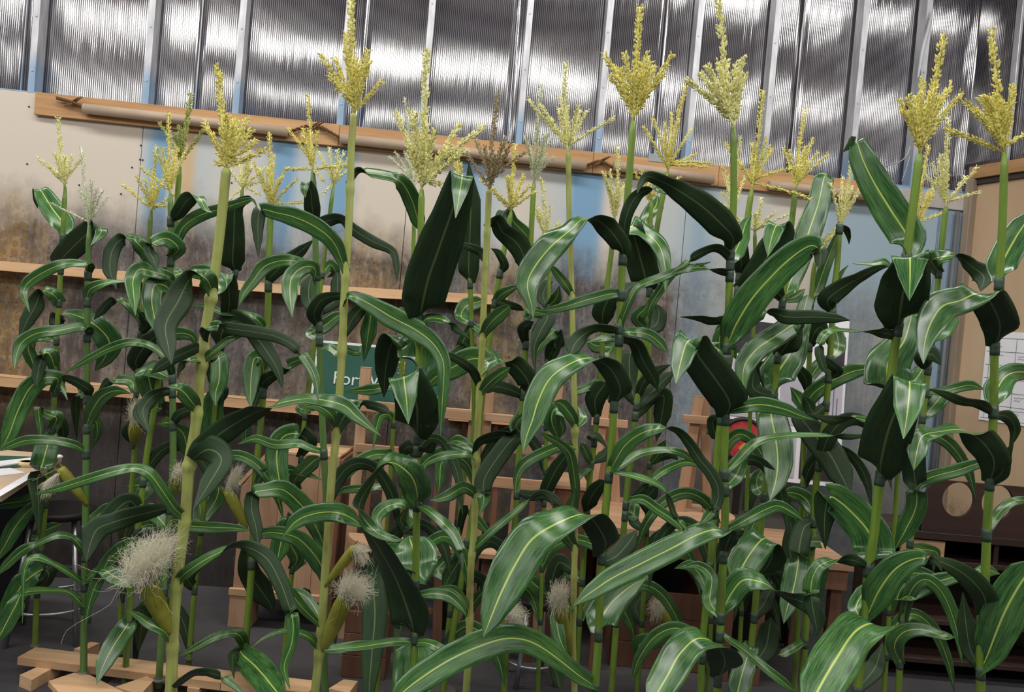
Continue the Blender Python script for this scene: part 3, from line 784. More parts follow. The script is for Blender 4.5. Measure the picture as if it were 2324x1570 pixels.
# paper table at the left edge
tz = 0.745
X0, X1, Y0, Y1 = -3.05, -2.02, 2.95, 3.74
t = empty('paper_table', ((X0 + X1) / 2, (Y0 + Y1) / 2, 0)); tag(t, 'tan table covered with papers at the left edge', 'table')
bm = bmesh.new()
V = [[bm.verts.new((x, y, z)) for x, y in ((X0, Y0), (-1.80, Y0), (X1, Y1), (X0, Y1))] for z in (tz - 0.03, tz)]
bm.faces.new(V[0][::-1]); bm.faces.new(V[1])
for i in range(4): bm.faces.new((V[0][i], V[0][(i + 1) % 4], V[1][(i + 1) % 4], V[1][i]))
obj('table_top', bm, M['table_top'], t)
for x, y in ((-1.92, Y0 + 0.06), (-2.12, Y1 - 0.1), (X0 + 0.05, Y0 + 0.06), (X0 + 0.05, Y1 - 0.1)):
    obj('leg', boxbm((x - 0.02, y - 0.02, 0), (x + 0.02, y + 0.02, tz - 0.0305)), M['black'], t)
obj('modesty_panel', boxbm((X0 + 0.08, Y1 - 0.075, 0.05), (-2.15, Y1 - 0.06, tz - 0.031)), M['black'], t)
def flat(name, pix, z, th, mat, lab, cat):
    pts = []
    for px, py in pix:
        d = ray(px, py); k = (z - CAM.z) / d.z; pts.append(CAM + d * k)
    bm = bmesh.new()
    V = [[bm.verts.new((q.x, q.y, zz)) for q in pts] for zz in (z - th, z)]
    n = len(pts)
    f1, f2 = bm.faces.new(V[0]), bm.faces.new(V[1])
    for i in range(n): bm.faces.new((V[0][i], V[0][(i + 1) % n], V[1][(i + 1) % n], V[1][i]))
    bmesh.ops.recalc_face_normals(bm, faces=bm.faces)
    o = obj(name, bm, M[mat]); tag(o, lab, cat); return o
flat('cutting_mat', ((-60, 1032), (82, 1036), (52, 1058), (-60, 1066)), tz + 0.0045, 0.004, 'mat_green', 'dark green cutting mat at the back of the left table', 'mat')
flat('foam_board', ((-60, 1052), (136, 1031), (143, 1035), (-60, 1066)), tz + 0.012, 0.006, 'white', 'narrow white foam board across the left table', 'board')
flat('paper_sheet', ((-60, 1060), (14, 1058), (58, 1072), (-10, 1080), (-60, 1082)), tz + 0.0022, 0.002, 'white', 'white paper sheet in the middle of the left table', 'paper')
flat('paper_strip', ((-40, 1136), (70, 1070), (74, 1082), (-40, 1150)), tz + 0.0022, 0.002, 'white', 'white paper strip along the near edge of the left table', 'paper')
c = U(62, 1056, 3.45); bm = bmesh.new()
d = ray(62, 1058); k = (tz - CAM.z) / d.z; c = CAM + d * k
rings = tube(bm, [c + Vector((0, 0, 0.001)), c + Vector((0, 0, 0.022))], 0.034, 28, False)
ri = tube(bm, [c + Vector((0, 0, 0.022)), c + Vector((0, 0, 0.001))], 0.026, 28, False)
for k2 in range(28):
    bm.faces.new((rings[1][k2], rings[1][(k2 + 1) % 28], ri[0][(k2 + 1) % 28], ri[0][k2]))
    bm.faces.new((rings[0][(k2 + 1) % 28], rings[0][k2], ri[1][k2], ri[1][(k2 + 1) % 28]))
o = obj('tape_roll', bm, M['tape']); tag(o, 'cream roll of masking tape lying on the left table', 'tape')

# work stools with black seats and bright tube legs
def stool(cx, cy, zs, r, lab):
    t = empty('work_stool', (cx, cy, 0)); tag(t, lab, 'stool')
    bm = bmesh.new(); tube(bm, [Vector((cx, cy, zs - 0.03)), Vector((cx, cy, zs - 0.004)), Vector((cx, cy, zs))], [r, r, r * 0.93], 28)
    obj('seat', bm, M['black'], t)
    L = []
    for k in range(4):
        a = math.pi / 4 + k * math.pi / 2 + 0.3
        p0 = Vector((cx + r * 0.75 * math.cos(a), cy + r * 0.75 * math.sin(a), zs - 0.031)); p1 = Vector((cx + r * 1.25 * math.cos(a), cy + r * 1.25 * math.sin(a), 0.0))
        bm = bmesh.new(); tube(bm, [p0, p1], 0.011, 10); obj('leg', bm, M['chrome'], t); L.append((p0, p1))
    for f in (0.52, 0.72):
        bm = bmesh.new()
        c4 = [a.lerp(b, f) for a, b in L]
        rr = (c4[0] - Vector((cx, cy, c4[0].z))).length
        tube(bm, [Vector((cx + rr * math.cos(a), cy + rr * math.sin(a), c4[0].z)) for a in [2 * math.pi * k / 32 for k in range(33)]], 0.007, 8)
        obj('foot_ring', bm, M['chrome'], t)
stool(-1.90, 3.52, 0.56, 0.15, 'work stool with black seat and bright foot rings, behind the leftmost corn')
stool(0.20, 3.50, 0.36, 0.10, 'low stool with black seat and bright foot rings in shadow under the middle corn')
# ------------------------------------------------------------------ corn: materials
def leaf_mat(name, dark, mid, light, rib, rough, spec):
    m = NT(name)
    uv = m.coord('UV'); xs = m.sep(uv)                    # x: -1..1 across (stored 0..1), y: metres along
    info = m.n('ObjectInfo')
    ax = m.math('ABSOLUTE', m.math('SUBTRACT', m.math('MULTIPLY', xs[0], 2.0), 1.0))
    sh = m.n('CombineXYZ'); m.l(m.math('MULTIPLY', xs[0], 46.0), sh.inputs[0]); m.l(m.math('MULTIPLY', xs[1], 16.0), sh.inputs[1]); m.l(m.math('MULTIPLY', info.outputs['Random'], 91.0), sh.inputs[2])
    st = m.noise(sh.outputs[0], 1.0, 4, 0.6)
    sh2 = m.n('CombineXYZ'); m.l(m.math('MULTIPLY', xs[0], 2.5), sh2.inputs[0]); m.l(m.math('MULTIPLY', xs[1], 7.0), sh2.inputs[1]); m.l(m.math('MULTIPLY', info.outputs['Random'], 53.0), sh2.inputs[2])
    pt = m.noise(sh2.outputs[0], 1.0, 3)
    streak = m.ramp(m.math('ADD', m.math('MULTIPLY', st, 0.75), m.math('MULTIPLY', pt, 0.35)), [(0.43, 0.0), (0.68, 1.0)])
    col = m.mix(streak, dark, mid)
    edge = m.ramp(m.math('ADD', ax, m.math('MULTIPLY', st, 0.3)), [(1.0, 0.0), (1.25, 0.36)])
    col = m.mix(edge, col, light)
    vein = m.ramp(ax, [(0.0, 1.0), (0.03, 0.9), (0.065, 0.0)])
    side = m.ramp(m.math('ABSOLUTE', m.math('SUBTRACT', ax, 0.17)), [(0.0, 0.10), (0.10, 0.0)])
    col = m.mix(side, col, mid)
    col = m.mix(m.math('MULTIPLY', vein, 0.85), col, rib)
    tone = m.math('ADD', m.math('MULTIPLY', info.outputs['Random'], 0.35), 0.82)
    hs = m.n('HueSaturation'); m.l(col, hs.inputs['Color']); m.l(tone, hs.inputs['Value'])
    m.set(hs.outputs[0], m.math('ADD', rough, m.math('MULTIPLY', pt, 0.12)), 0.0, spec)
    fine = m.n('CombineXYZ'); m.l(m.math('MULTIPLY', xs[0], 70.0), fine.inputs[0]); m.l(m.math('MULTIPLY', xs[1], 4.0), fine.inputs[1])
    m.bump(m.noise(fine.outputs[0], 1.0, 2), 0.14, 0.001)
    return m.m
M['leaf_top'] = leaf_mat('leaf_upper_face', S(26, 62, 35), S(78, 122, 60), S(148, 182, 76), S(190, 208, 104), 0.17, 0.5)
M['leaf_under'] = leaf_mat('leaf_under_face', S(30, 50, 28), S(42, 66, 36), S(56, 84, 44), S(104, 122, 78), 0.5, 0.3)  # matte under face, its green darkened further with the shade it hangs in
def stalk_mat(name, lo, hi, patch, pf):
    m = NT(name); v = m.coord(); info = m.n('ObjectInfo')
    f = m.noise(m.mapping(v, (60, 60, 3)), 1.0, 4); g = m.noise(m.mapping(v, (14, 14, 5)), 1.0, 4)
    col = m.mix(m.ramp(f, [(0.3, 0.0), (0.7, 1.0)]), lo, hi)
    col = m.mix(m.ramp(g, [(0.52, 0.0), (0.66, pf)]), col, patch)
    m.set(col, 0.42, 0.0, 0.4).bump(f, 0.2, 0.001); return m.m
M['stalk_green'] = stalk_mat('green_stalk', S(94, 124, 44), S(122, 150, 58), S(80, 94, 48), 0.7)
M['stalk_pale'] = stalk_mat('pale_stalk', S(150, 160, 84), S(176, 184, 108), S(134, 120, 72), 0.8)
M['stalk_deep'] = stalk_mat('deep_green_stalk', S(76, 110, 58), S(98, 130, 70), S(84, 96, 50), 0.6)
M['sleeve'] = plain('dark_green_tape_sleeve', S(58, 78, 64), 0.55, var=0.1, scale=40)
def tassel_mat(name, c, d):
    m = NT(name); v = m.coord(); f = m.noise(v, 160.0, 3); g = m.noise(v, 26, 2)
    col = m.mix(m.ramp(m.math('ADD', m.math('MULTIPLY', f, 0.6), m.math('MULTIPLY', g, 0.4)), [(0.36, 0.0), (0.62, 1.0)]), d, c)
    m.set(col, 0.75, 0.0, 0.2); return m.m
M['tassel_yellow'] = tassel_mat('yellow_tassel', S(240, 234, 150), S(208, 198, 102))
M['tassel_pale'] = tassel_mat('pale_yellow_tassel', S(242, 240, 180), S(214, 212, 140))
M['tassel_silver'] = tassel_mat('silver_tassel', S(222, 226, 196), S(176, 184, 150))
M['tassel_brown'] = tassel_mat('brown_tassel', S(178, 164, 128), S(128, 112, 84))
M['tassel_green'] = tassel_mat('greenish_tassel', S(196, 200, 124), S(132, 146, 78))
m = NT('ear_husk'); v = m.coord(); f = m.noise(m.mapping(v, (1, 1, 1)), 40.0, 4); g = m.noise(v, 9.0, 3)
m.set(m.mix(m.ramp(g, [(0.35, 0.0), (0.65, 1.0)]), m.mix(f, S(96, 102, 30), S(122, 124, 42)), S(148, 148, 60)), 0.5, 0, 0.3).bump(f, 0.4, 0.003); M['husk'] = m.m
M['silk'] = plain('white_silk', S(250, 247, 232), 0.5, var=0.03)
nt_ = M['silk'].node_tree; tr = nt_.nodes.new('ShaderNodeBsdfTranslucent'); tr.inputs[0].default_value = rgba(S(250, 247, 232))
ms = nt_.nodes.new('ShaderNodeMixShader'); ms.inputs[0].default_value = 0.55
nt_.links.new(nt_.nodes['Principled BSDF'].outputs[0], ms.inputs[1]); nt_.links.new(tr.outputs[0], ms.inputs[2])
nt_.links.new(ms.outputs[0], nt_.nodes['Material Output'].inputs[0])

# ------------------------------------------------------------------ corn: shapes
def smooth01(t): t = max(0.0, min(1.0, t)); return t * t * (3 - 2 * t)
def stalk_x(C, py):
    """pixel x of a stalk at pixel row py"""
    if py <= C[0][1]: a, b = C[0], C[1]
    elif py >= C[-1][1]: a, b = C[-2], C[-1]
    else:
        for a, b in zip(C, C[1:]):
            if a[1] <= py <= b[1]: break
    return a[0] + (b[0] - a[0]) * (py - a[1]) / (b[1] - a[1])
def leaf_mesh(pts3, aw, scale_m):
    """pts3: points on the midrib; aw: seen width in metres per point, signed (+ upper face seen, - under face), None at a fold"""
    n = len(pts3)
    aw = list(aw)
    if aw[0] and aw[1]: aw[0] = math.copysign(aw[0], aw[1])
    vs = [(p - CAM).normalized() for p in pts3]
    ts = []
    for i in range(n):
        t = pts3[min(i + 1, n - 1)] - pts3[max(i - 1, 0)]
        ts.append(t.normalized() if t.length > 1e-6 else Vector((0, 0, 1)))
    L = [0.0]
    for a, b in zip(pts3, pts3[1:]): L.append(L[-1] + (b - a).length)
    wmax = max(max(abs(w) for w in aw if w is not None), 0.040)
    W, us = [], []
    for i in range(n):
        s = L[i] / L[-1]
        pr = 0.45 + 0.55 * smooth01(s / 0.3) if s < 0.3 else max(0.0, 1 - ((s - 0.3) / 0.7) ** 1.8)
        w = aw[i]
        base = pr * wmax * 0.92
        if w is None: W.append(base); us.append(None); continue
        if i == n - 1: W.append(abs(w) if abs(w) > 0.004 else 0.0015)
        else: W.append(max(base, abs(w)))
        nn = vs[i].cross(ts[i])
        nn = nn.normalized() if nn.length > 1e-4 else Vector((1, 0, 0))
        b = ts[i].cross(nn).normalized()
        c = max(-1.0, min(1.0, w / max(W[i], 1e-5)))
        if i == n - 1 and us and us[-1] is not None: us.append(us[-1]); continue
        best = None
        prev = next((q for q in reversed(us) if q is not None), None)
        for sg in (1, -1):
            u = nn * c + b * (sg * math.sqrt(max(0, 1 - c * c)))
            N = u.cross(ts[i])
            sc = N.z + (0.8 * u.dot(prev) if prev is not None else 0)
            if best is None or sc > best[0]: best = (sc, u)
        us.append(best[1])
    for i in range(n):
        if us[i] is None:
            a = next((us[k] for k in range(i, -1, -1) if us[k] is not None), None)
            b = next((us[k] for k in range(i, n) if us[k] is not None), a)
            a = a or b
            u = a + b
            us[i] = (u if u.length > 0.2 else a).normalized()
            wa = W[max(0, i - 1)]; wb = W[min(n - 1, i + 1)]
            W[i] = max(W[i], 0.5 * (wa + wb) * 0.95 if i < n - 2 else W[i])
    m = 6
    C = catmull(pts3, m)
    WW, UU = [], []
    for i in range(n - 1):
        for k in range(m):
            t = k / m; e = smooth01(t) * 0.5 + t * 0.5 if i < n - 2 else t
            WW.append(W[i] * (1 - e) + W[i + 1] * e)
            u = us[i] * (1 - e) + us[i + 1] * e
            UU.append(u if u.length > 0.05 else us[i])
    WW.append(W[-1]); UU.append(us[-1])
    # pointed tip: round the last span's taper
    N = len(C)
    tot = 0; SS = [0.0]
    for a, b in zip(C, C[1:]): tot += (b - a).length; SS.append(tot)
    bm = bmesh.new(); uvl = bm.loops.layers.uv.new('UVMap')
    cols = [-1, -0.72, -0.36, 0, 0.36, 0.72, 1]
    ph = R.uniform(0, 6.28)
    ruf = R.uniform(0.02, 0.05)
    G = []
    for i in range(N):
        t = (C[min(i + 1, N - 1)] - C[max(i - 1, 0)]); t = t.normalized() if t.length > 1e-7 else Vector((0, 0, 1))
        u = UU[i]; u = u - t * u.dot(t)
        u = u.normalized() if u.length > 1e-5 else Vector((1, 0, 0))
        nt = u.cross(t).normalized()                       # upper face
        w = WW[i] / 2; s = SS[i] / tot
        cup = 0.10 + 0.55 * (1 - smooth01(s / 0.13))
        G.append([C[i] + u * (w * x) + nt * (cup * w * (abs(x) ** 1.5) + (ruf * w * math.sin(SS[i] * 42 + ph + (1.7 if x > 0 else 0)) * x * x if 0.05 < s < 0.95 else 0)) for x in cols])
    rows, rows2 = [], []
    for i in range(N):
        r1, r2 = [], []
        for k in range(len(cols)):
            a = G[i][min(k + 1, len(cols) - 1)] - G[i][max(k - 1, 0)]
            b = G[min(i + 1, N - 1)][k] - G[max(i - 1, 0)][k]
            nv = a.cross(b)
            nv = nv.normalized() if nv.length > 1e-12 else Vector((0, 0, 0))
            r1.append(bm.verts.new(G[i][k])); r2.append(bm.verts.new(G[i][k] - nv * 0.0010))
        rows.append(r1); rows2.append(r2)
    K = len(cols)
    for i in range(N - 1):
        for k in range(K - 1):
            for (rw, mi, flip) in ((rows, 0, False), (rows2, 1, True)):
                q = [(i, k), (i, k + 1), (i + 1, k + 1), (i + 1, k)]
                if flip: q = q[::-1]
                f = bm.faces.new([rw[a][b] for a, b in q]); f.smooth = True; f.material_index = mi
                for lp, (a, b) in zip(f.loops, q): lp[uvl].uv = ((cols[b] + 1) / 2, SS[a])
        for (k, fl) in ((0, True), (K - 1, False)):
            q = [rows[i][k], rows[i + 1][k], rows2[i + 1][k], rows2[i][k]]
            f = bm.faces.new(q if fl else q[::-1]); f.material_index = 1
    me = bpy.data.meshes.new('leaf'); bm.to_mesh(me); bm.free()
    me.materials.append(M['leaf_top']); me.materials.append(M['leaf_under'])
    return me
def spray(p0, p1, sag, rr, rad=0.003, bare=0.1, thick=1.0):
    """one branch of a tassel: an axis beset with small spikelets"""
    bm = bmesh.new()
    L = (p1 - p0).length
    mid = (p0 + p1) / 2 + sag
    pts = []
    for k in range(9):
        t = k / 8; pts.append(p0 * (1 - t) ** 2 + mid * (2 * t * (1 - t)) + p1 * t * t)
    tube(bm, pts, [rad * (1 - 0.5 * k / 8) for k in range(9)], 5)
    nsp = max(6, int(L / 0.0017))
    for i in range(nsp):
        s = bare + (1 - bare) * (i + rr.random() * 0.6) / nsp
        t = min(s, 0.999); p = p0 * (1 - t) ** 2 + mid * (2 * t * (1 - t)) + p1 * t * t
        d = ((mid - p0) * (1 - t) + (p1 - mid) * t).normalized()
        a = rr.uniform(0, 6.283)
        e = Vector((1, 0, 0)) if abs(d.x) < 0.8 else Vector((0, 1, 0))
        e = (e - d * e.dot(d)).normalized(); g = d.cross(e)
        out = e * math.cos(a) + g * math.sin(a)
        ax = (d * rr.uniform(0.55, 0.9) + out * rr.uniform(0.35, 0.75)).normalized()
        l = rr.uniform(0.0075, 0.0120) * thick; r = rr.uniform(0.0017, 0.0026) * thick
        b0 = p + out * rad * rr.uniform(0.4, 1.5); c = b0 + ax * l * 0.45; tip = b0 + ax * l
        q1 = d.cross(ax); q1 = q1.normalized() if q1.length > 1e-5 else e
        q2 = ax.cross(q1)
        V = [bm.verts.new(c + q1 * r), bm.verts.new(c + q2 * r), bm.verts.new(c - q1 * r), bm.verts.new(c - q2 * r)]
        a0, a1 = bm.verts.new(b0), bm.verts.new(tip)
        for k in range(4):
            bm.faces.new((a0, V[(k + 1) % 4], V[k])); bm.faces.new((a1, V[k], V[(k + 1) % 4]))
    return bm
def px(Y): return Y / F_PX            # metres per pixel at distance Y
def make_tassel(root, Y, base, top, tips, mat, rr, thick=1.0):
    b = U(base[0], base[1], Y); tp = U(top[0], top[1], Y + rr.uniform(-0.02, 0.02))
    bend = Vector((rr.uniform(-0.012, 0.012), 0, 0))
    t = obj('tassel', spray(b - Vector((0, 0, 0.015)), tp, bend, rr, 0.0042, 0.12, 1.12 * thick), M[mat], root)
    L = (tp - b).length
    full = list(tips)
    for (x, y) in full:
        dz = rr.uniform(-0.4, 0.4)
        e = U(x, y, Y)
        l = (e - b).length
        e = U(x, y, Y + dz * l)
        st = b + (tp - b) * rr.uniform(0.0, 0.10)
        out = (e - st); sag = Vector((0, 0, rr.uniform(0.01, 0.06) * l))
        obj('tassel_branch', spray(st, e, sag, rr, 0.003, 0.10, thick), M[mat], t)
    for k in range(5 if Y < 2.6 else 3):          # short inner branches that fill the middle of the fan
        x = base[0] + (top[0] - base[0]) * 0.45 + rr.uniform(-0.16, 0.16) * abs(base[1] - top[1])
        y = base[1] + (top[1] - base[1]) * rr.uniform(0.38, 0.58)
        e = U(x, y, Y + rr.choice((-1, 1)) * rr.uniform(0.02, 0.05))
        obj('tassel_branch', spray(b, e, Vector((0, 0, 0.006)), rr, 0.003, 0.10, thick), M[mat], t)
def make_ear(root, Y, base, tip, wpx, silk, sr, rr, nstr, name='ear'):
    """husked ear from base to tip pixel; silk: pixel the tuft reaches, sr: its spread in pixels"""
    b, t = U(base[0], base[1], Y - 0.01), U(tip[0], tip[1], Y - 0.05)
    L = (t - b).length; r = wpx * px(Y) / 2
    prof = [(0, 0.22), (0.06, 0.42), (0.2, 0.66), (0.4, 0.86), (0.62, 0.98), (0.8, 1.0), (0.92, 0.9), (1.0, 0.72)]
    bm = bmesh.new()
    rings = tube(bm, [b.lerp(t, p[0]) for p in prof], [p[1] * r for p in prof], 14)
    ax = (t - b).normalized()
    for k in range(3):          # loose husk points at the mouth
        a = rr.uniform(0, 6.28)
        e = Vector((1, 0, 0)); e = (e - ax * e.dot(ax)).normalized(); g = ax.cross(e)
        pr = []
        for s, w, rd in ((0.30, 0.4, 0.66), (0.60, 0.7, 1.02), (0.85, 0.55, 1.04), (0.98, 0.3, 0.92), (1.12, 0.02, 0.86)):
            c = b.lerp(t, s); rad = r * rd
            pr.append([bm.verts.new(c + (e * math.cos(a + q * w) + g * math.sin(a + q * w)) * rad) for q in (-1, -0.5, 0, 0.5, 1)])
        for r0, r1 in zip(pr, pr[1:]):
            for q in range(4): bm.faces.new((r0[q], r0[q + 1], r1[q + 1], r1[q])).smooth = True
    ear = obj(name, bm, M['husk'], root)
    bm = bmesh.new(); e = U(silk[0], silk[1], Y - 0.06); spread = sr * px(Y)
    e0 = Vector((1, 0, 0)); e0 = (e0 - ax * e0.dot(ax)).normalized(); g0 = ax.cross(e0)
    flow = (e - t)
    for k in range(int(nstr * 2.6)):
        a, rad_ = rr.uniform(0, 6.283), math.sqrt(rr.random())
        lat = (e0 * math.cos(a) + g0 * math.sin(a)) * rad_
        s0 = t + lat * r * 0.6 - ax * 0.014
        fl = flow * rr.uniform(0.7, 1.7) + lat * spread * (rr.uniform(0.3, 0.95) if nstr > 300 else rr.uniform(0.15, 0.6))
        c1 = Vector((rr.gauss(0, 1), rr.gauss(0, 1), rr.gauss(0, 1))) * spread * 0.06
        c2 = Vector((rr.gauss(0, 1), rr.gauss(0, 1), rr.gauss(0, 1))) * spread * 0.06
        f1, f2 = rr.uniform(3, 7), rr.uniform(8, 15)
        hang = rr.random() ** 2 * (0.5 if nstr > 300 else 1.1) * spread
        pts = []
        for i in range(9):
            u = i / 8
            pts.append(s0 + fl * u * (1 - 0.25 * u) + ax * spread * 0.25 * u * (1 - u) + c1 * (math.sin(f1 * u)) * u + c2 * math.sin(f2 * u) * u * u - Vector((0, 0, hang * u * u)))
        tube(bm, pts, 0.00023 + 0.00008 * (Y / 3), 3, False)
    for k in range(7 if nstr > 300 else 3):         # long stray threads
        q = Vector((rr.gauss(0, 1), rr.gauss(0, 0.5), rr.gauss(-0.6, 0.8))) * spread * 0.7
        pts = [t + flow * 0.5 * (i / 9) + q * (i / 9) ** 1.3 + Vector((rr.gauss(0, 1), 0, rr.gauss(0, 1))) * spread * 0.05 for i in range(10)]
        tube(bm, catmull(pts, 2), 0.00032, 3, False)
    obj('silk', bm, M['silk'], ear)['kind'] = 'stuff'

GROUND = 0.0
PLANK_TOP = 0.075
def corn(label, Y, w, mat, stalk, tassel, leaves, ears=(), foot=0.004):
    if abs(Y - 3.23) < 0.001: foot = PLANK_TOP
    if abs(Y - 3.05) < 0.001 and stalk[0][0] < 500: foot = 0.065
    rr = random.Random(hash((round(stalk[0][0]), round(Y * 100))) & 0xffff)
    C = list(stalk)
    a, b = C[-2], C[-1]
    # run the stalk on down to its foot
    bot = U(b[0], b[1], Y)
    d = (bot - U(a[0], a[1], Y)).normalized()
    end = bot
    if bot.z > foot + 0.002:
        if d.z > -0.5: d = Vector((-0.06, 0, -1)).normalized()
        end = bot + d * ((bot.z - foot) / -d.z)
    root = empty('corn_plant', (end.x, Y, foot))
    tag(root, label, 'corn plant', 'corn plants in the room')
    P3 = [U(x, y, Y) for x, y in C] + ([end] if end is not bot else [])
    r0 = w * px(Y) / 2
    CC = catmull(P3, 5)
    n = len(CC)
    nodes = []
    lv = []
    for ln in leaves:
        f = ln.split(); ox, oy, sc = CROPS[f[0]]; zt = float(f[1])
        pts = []
        for q in f[2:]:
            x, y, ww = q.split(','); pts.append((ox + float(x) * sc, oy + float(y) * sc, None if ww == 'f' else float(ww) * sc))
        sx = stalk_x(C, pts[0][1])
        if abs(sx - pts[0][0]) > 32: print('LEAFCHECK', label[:40], ln[:40], 'off', round(pts[0][0] - sx))
        pts[0] = (sx, pts[0][1], pts[0][2])
        lv.append((pts, zt)); nodes.append(U(sx, pts[0][1], Y).z)
    if Y > 2.6 and C[0][0] > 160:   # lower joints that carry a plain drooping leaf
        y = 1050 + rr.uniform(0, 60); y1 = min(C[-1][1] - 40, 1500); k = 3.0 / Y
        while y < y1:
            if all(abs(y - p[0][0][1]) > 58 for p in lv) and rr.random() < 0.8:
                s, g, h = rr.choice((-1, 1)), rr.uniform(0.75, 1.25) * k, rr.uniform(0.7, 1.2) * k
                x = stalk_x(C, y); dk = rr.random() < 0.45; w_ = rr.uniform(26, 40) * k
                sh = [(0, 0, w_ * 0.6), (22, -60, w_ * (-0.8 if dk else 0.9)), (66, -88, w_ * (-0.4 if dk else 0.9)), (118, -60, w_ * 0.9), (158, 10, w_ * 0.7), (176, 84, 0)]
                if dk: sh = [(0, 0, w_ * 0.6), (18, -62, -w_), (52, -104, -w_ * 0.9), (96, -96, -w_ * 0.7), (132, -30, -w_ * 0.8), (146, 60, 0)]
                lv.append(([(x + s * a_ * g, y + b_ * h, c_) for a_, b_, c_ in sh], rr.uniform(-0.16, 0.10)))
                nodes.append(U(x, y, Y).z)
            y += rr.uniform(95, 125)
    rad = []
    for i, p in enumerate(CC):
        t = i / (n - 1)
        r = r0 * (0.86 + 0.2 * t)
        if mat == 'stalk_pale':
            for z in nodes:
                r += r0 * 0.28 * math.exp(-((p.z - z + 0.012) / 0.016) ** 2)
        if i == 0: r *= 0.6
        rad.append(r)
    # refine round the nodes so that the swellings show
    if mat == 'stalk_pale':
        D, rad2 = [], []
        for i in range(n - 1):
            for k in range(4):
                p = CC[i].lerp(CC[i + 1], k / 4); t = (i + k / 4) / (n - 1); r = r0 * (0.86 + 0.2 * t) * (0.62 if i + k == 0 else 1)
                for z in nodes: r += r0 * 0.17 * math.exp(-((p.z - z + 0.014) / 0.014) ** 2)
                D.append(p); rad2.append(r)
        D.append(CC[-1]); rad2.append(rad[-1]); CC, rad = D, rad2
    bm = bmesh.new(); tube(bm, CC, rad, 12)
    st = obj('stalk', bm, M[mat], root)
    if mat != 'stalk_pale':
        done = []
        for (pts, zt) in lv:
            y0 = pts[0][1]
            if any(abs(y0 - q) < 22 for q in done): continue
            done.append(y0)
            h = w * 1.0
            q = [U(stalk_x(C, y0 + k * h), y0 + k * h, Y) for k in (-0.5, 0.0, 0.5, 1.0)]
            bm = bmesh.new(); tube(bm, q, [r0 * 1.09] * 4, 12)
            obj('node_sleeve', bm, M['sleeve'], st)
    for (pts, zt) in lv:
        Ls = [0.0]
        for p, q in zip(pts, pts[1:]): Ls.append(Ls[-1] + math.hypot(q[0] - p[0], q[1] - p[1]))
        P3, aw = [], []
        for (x, y, ww), s in zip(pts, Ls):
            f = s / Ls[-1]
            D = Y + zt * (f ** 0.85) + (math.copysign(r0 * 0.9, zt) if s > 0 else 0)
            P3.append(U(x, y, D)); aw.append(None if ww is None else ww * px(D))
        me = leaf_mesh(P3, aw, 1.0)
        obj('leaf', me, None, root)
    if tassel:
        make_tassel(root, Y, *tassel[:3], tassel[3], rr, tassel[4] if len(tassel) > 4 else 1.0)
    for e in ears:
        make_ear(root, Y, e[0], e[1], e[2], e[3], e[4], rr, e[5])
    if end.z < 0.3:
        bm = bmesh.new(); tube(bm, [end + Vector((0, 0, 0.002)), end + Vector((0, 0, 0.001 - (end.z - foot))) ], r0 * 0.4, 8)
        disc(bm, (end.x, Y, foot + 0.0004), r0 * (1.7 if foot > 0.01 else 5.0), 0.006, 20)
        obj('foot_flange', bm, M['steel'], root)
    return root
def XY(s): return [tuple(float(v) for v in q.split(',')) for q in s.split()]
# ------------------------------------------------------------------ corn: the plants of the photograph, leaf by leaf
# leaf: crop, reach towards (-) or away from (+) the lens, then midrib points x,y,seen width
Yw, Pl, Si, Bn, Gr = 'tassel_yellow', 'tassel_pale', 'tassel_silver', 'tassel_brown', 'tassel_green'
corn('leftmost corn plant, light yellow tassel, its foot on the left end of the plank', 3.23, 12, 'stalk_green',
     XY('148,425 140,580 128,780 120,960 100,1180 85,1330 79,1480'),
     (XY('148,425')[0], XY('132,268')[0], XY('83,357 110,372 132,352 188,358 165,352 122,390'), Pl), [
     '1 .12 440,1590,60 420,1500,150 350,1400,140 300,1320,120 262,1272,f 245,1340,-40 252,1400,0',
     '4 -.2 425,270,60 400,220,-130 500,110,-160 600,20,-150 655,-20,f 680,20,80 610,110,0',
     '4 -.1 400,490,80 370,450,90 310,415,60 270,430,-60 235,520,-110 180,620,-90 125,740,0',
     '4 .1 395,670,60 380,610,-90 430,565,40 540,590,100 660,660,150 735,760,170 700,870,110 635,955,0',
     '4 -.08 385,950,60 340,850,110 300,830,60 270,900,-80 250,1000,-70 245,1060,0',
     '4 .06 395,745,40 260,725,60 190,790,80 215,880,80 240,980,0',
     '4 -.14 365,1090,60 390,1010,100 300,1000,110 200,1070,130 120,1220,130 60,1380,100 0,1485,0',
     '4 -.06 350,1340,70 380,1270,100 310,1240,60 262,1200,60 270,1330,40 272,1420,0',
     '4 .05 350,1345,50 400,1300,-90 425,1370,-70 400,1450,0',
     '7 -.14 340,-170,60 320,-90,150 290,20,150 250,150,-110 260,320,-70 262,545,0',
     '7 -.05 305,300,60 260,240,80 200,275,75 100,295,80 0,310,60 -80,330,0',
     '7 -.12 305,330,50 220,330,80 110,450,110 30,590,90 -50,720,0',
     '7 .08 285,620,60 245,540,90 300,490,80 360,460,70 415,438,0',
     '7 -.12 285,900,60 325,800,-90 300,745,f 230,780,120 150,850,150 60,1000,120 -10,1180,0'])
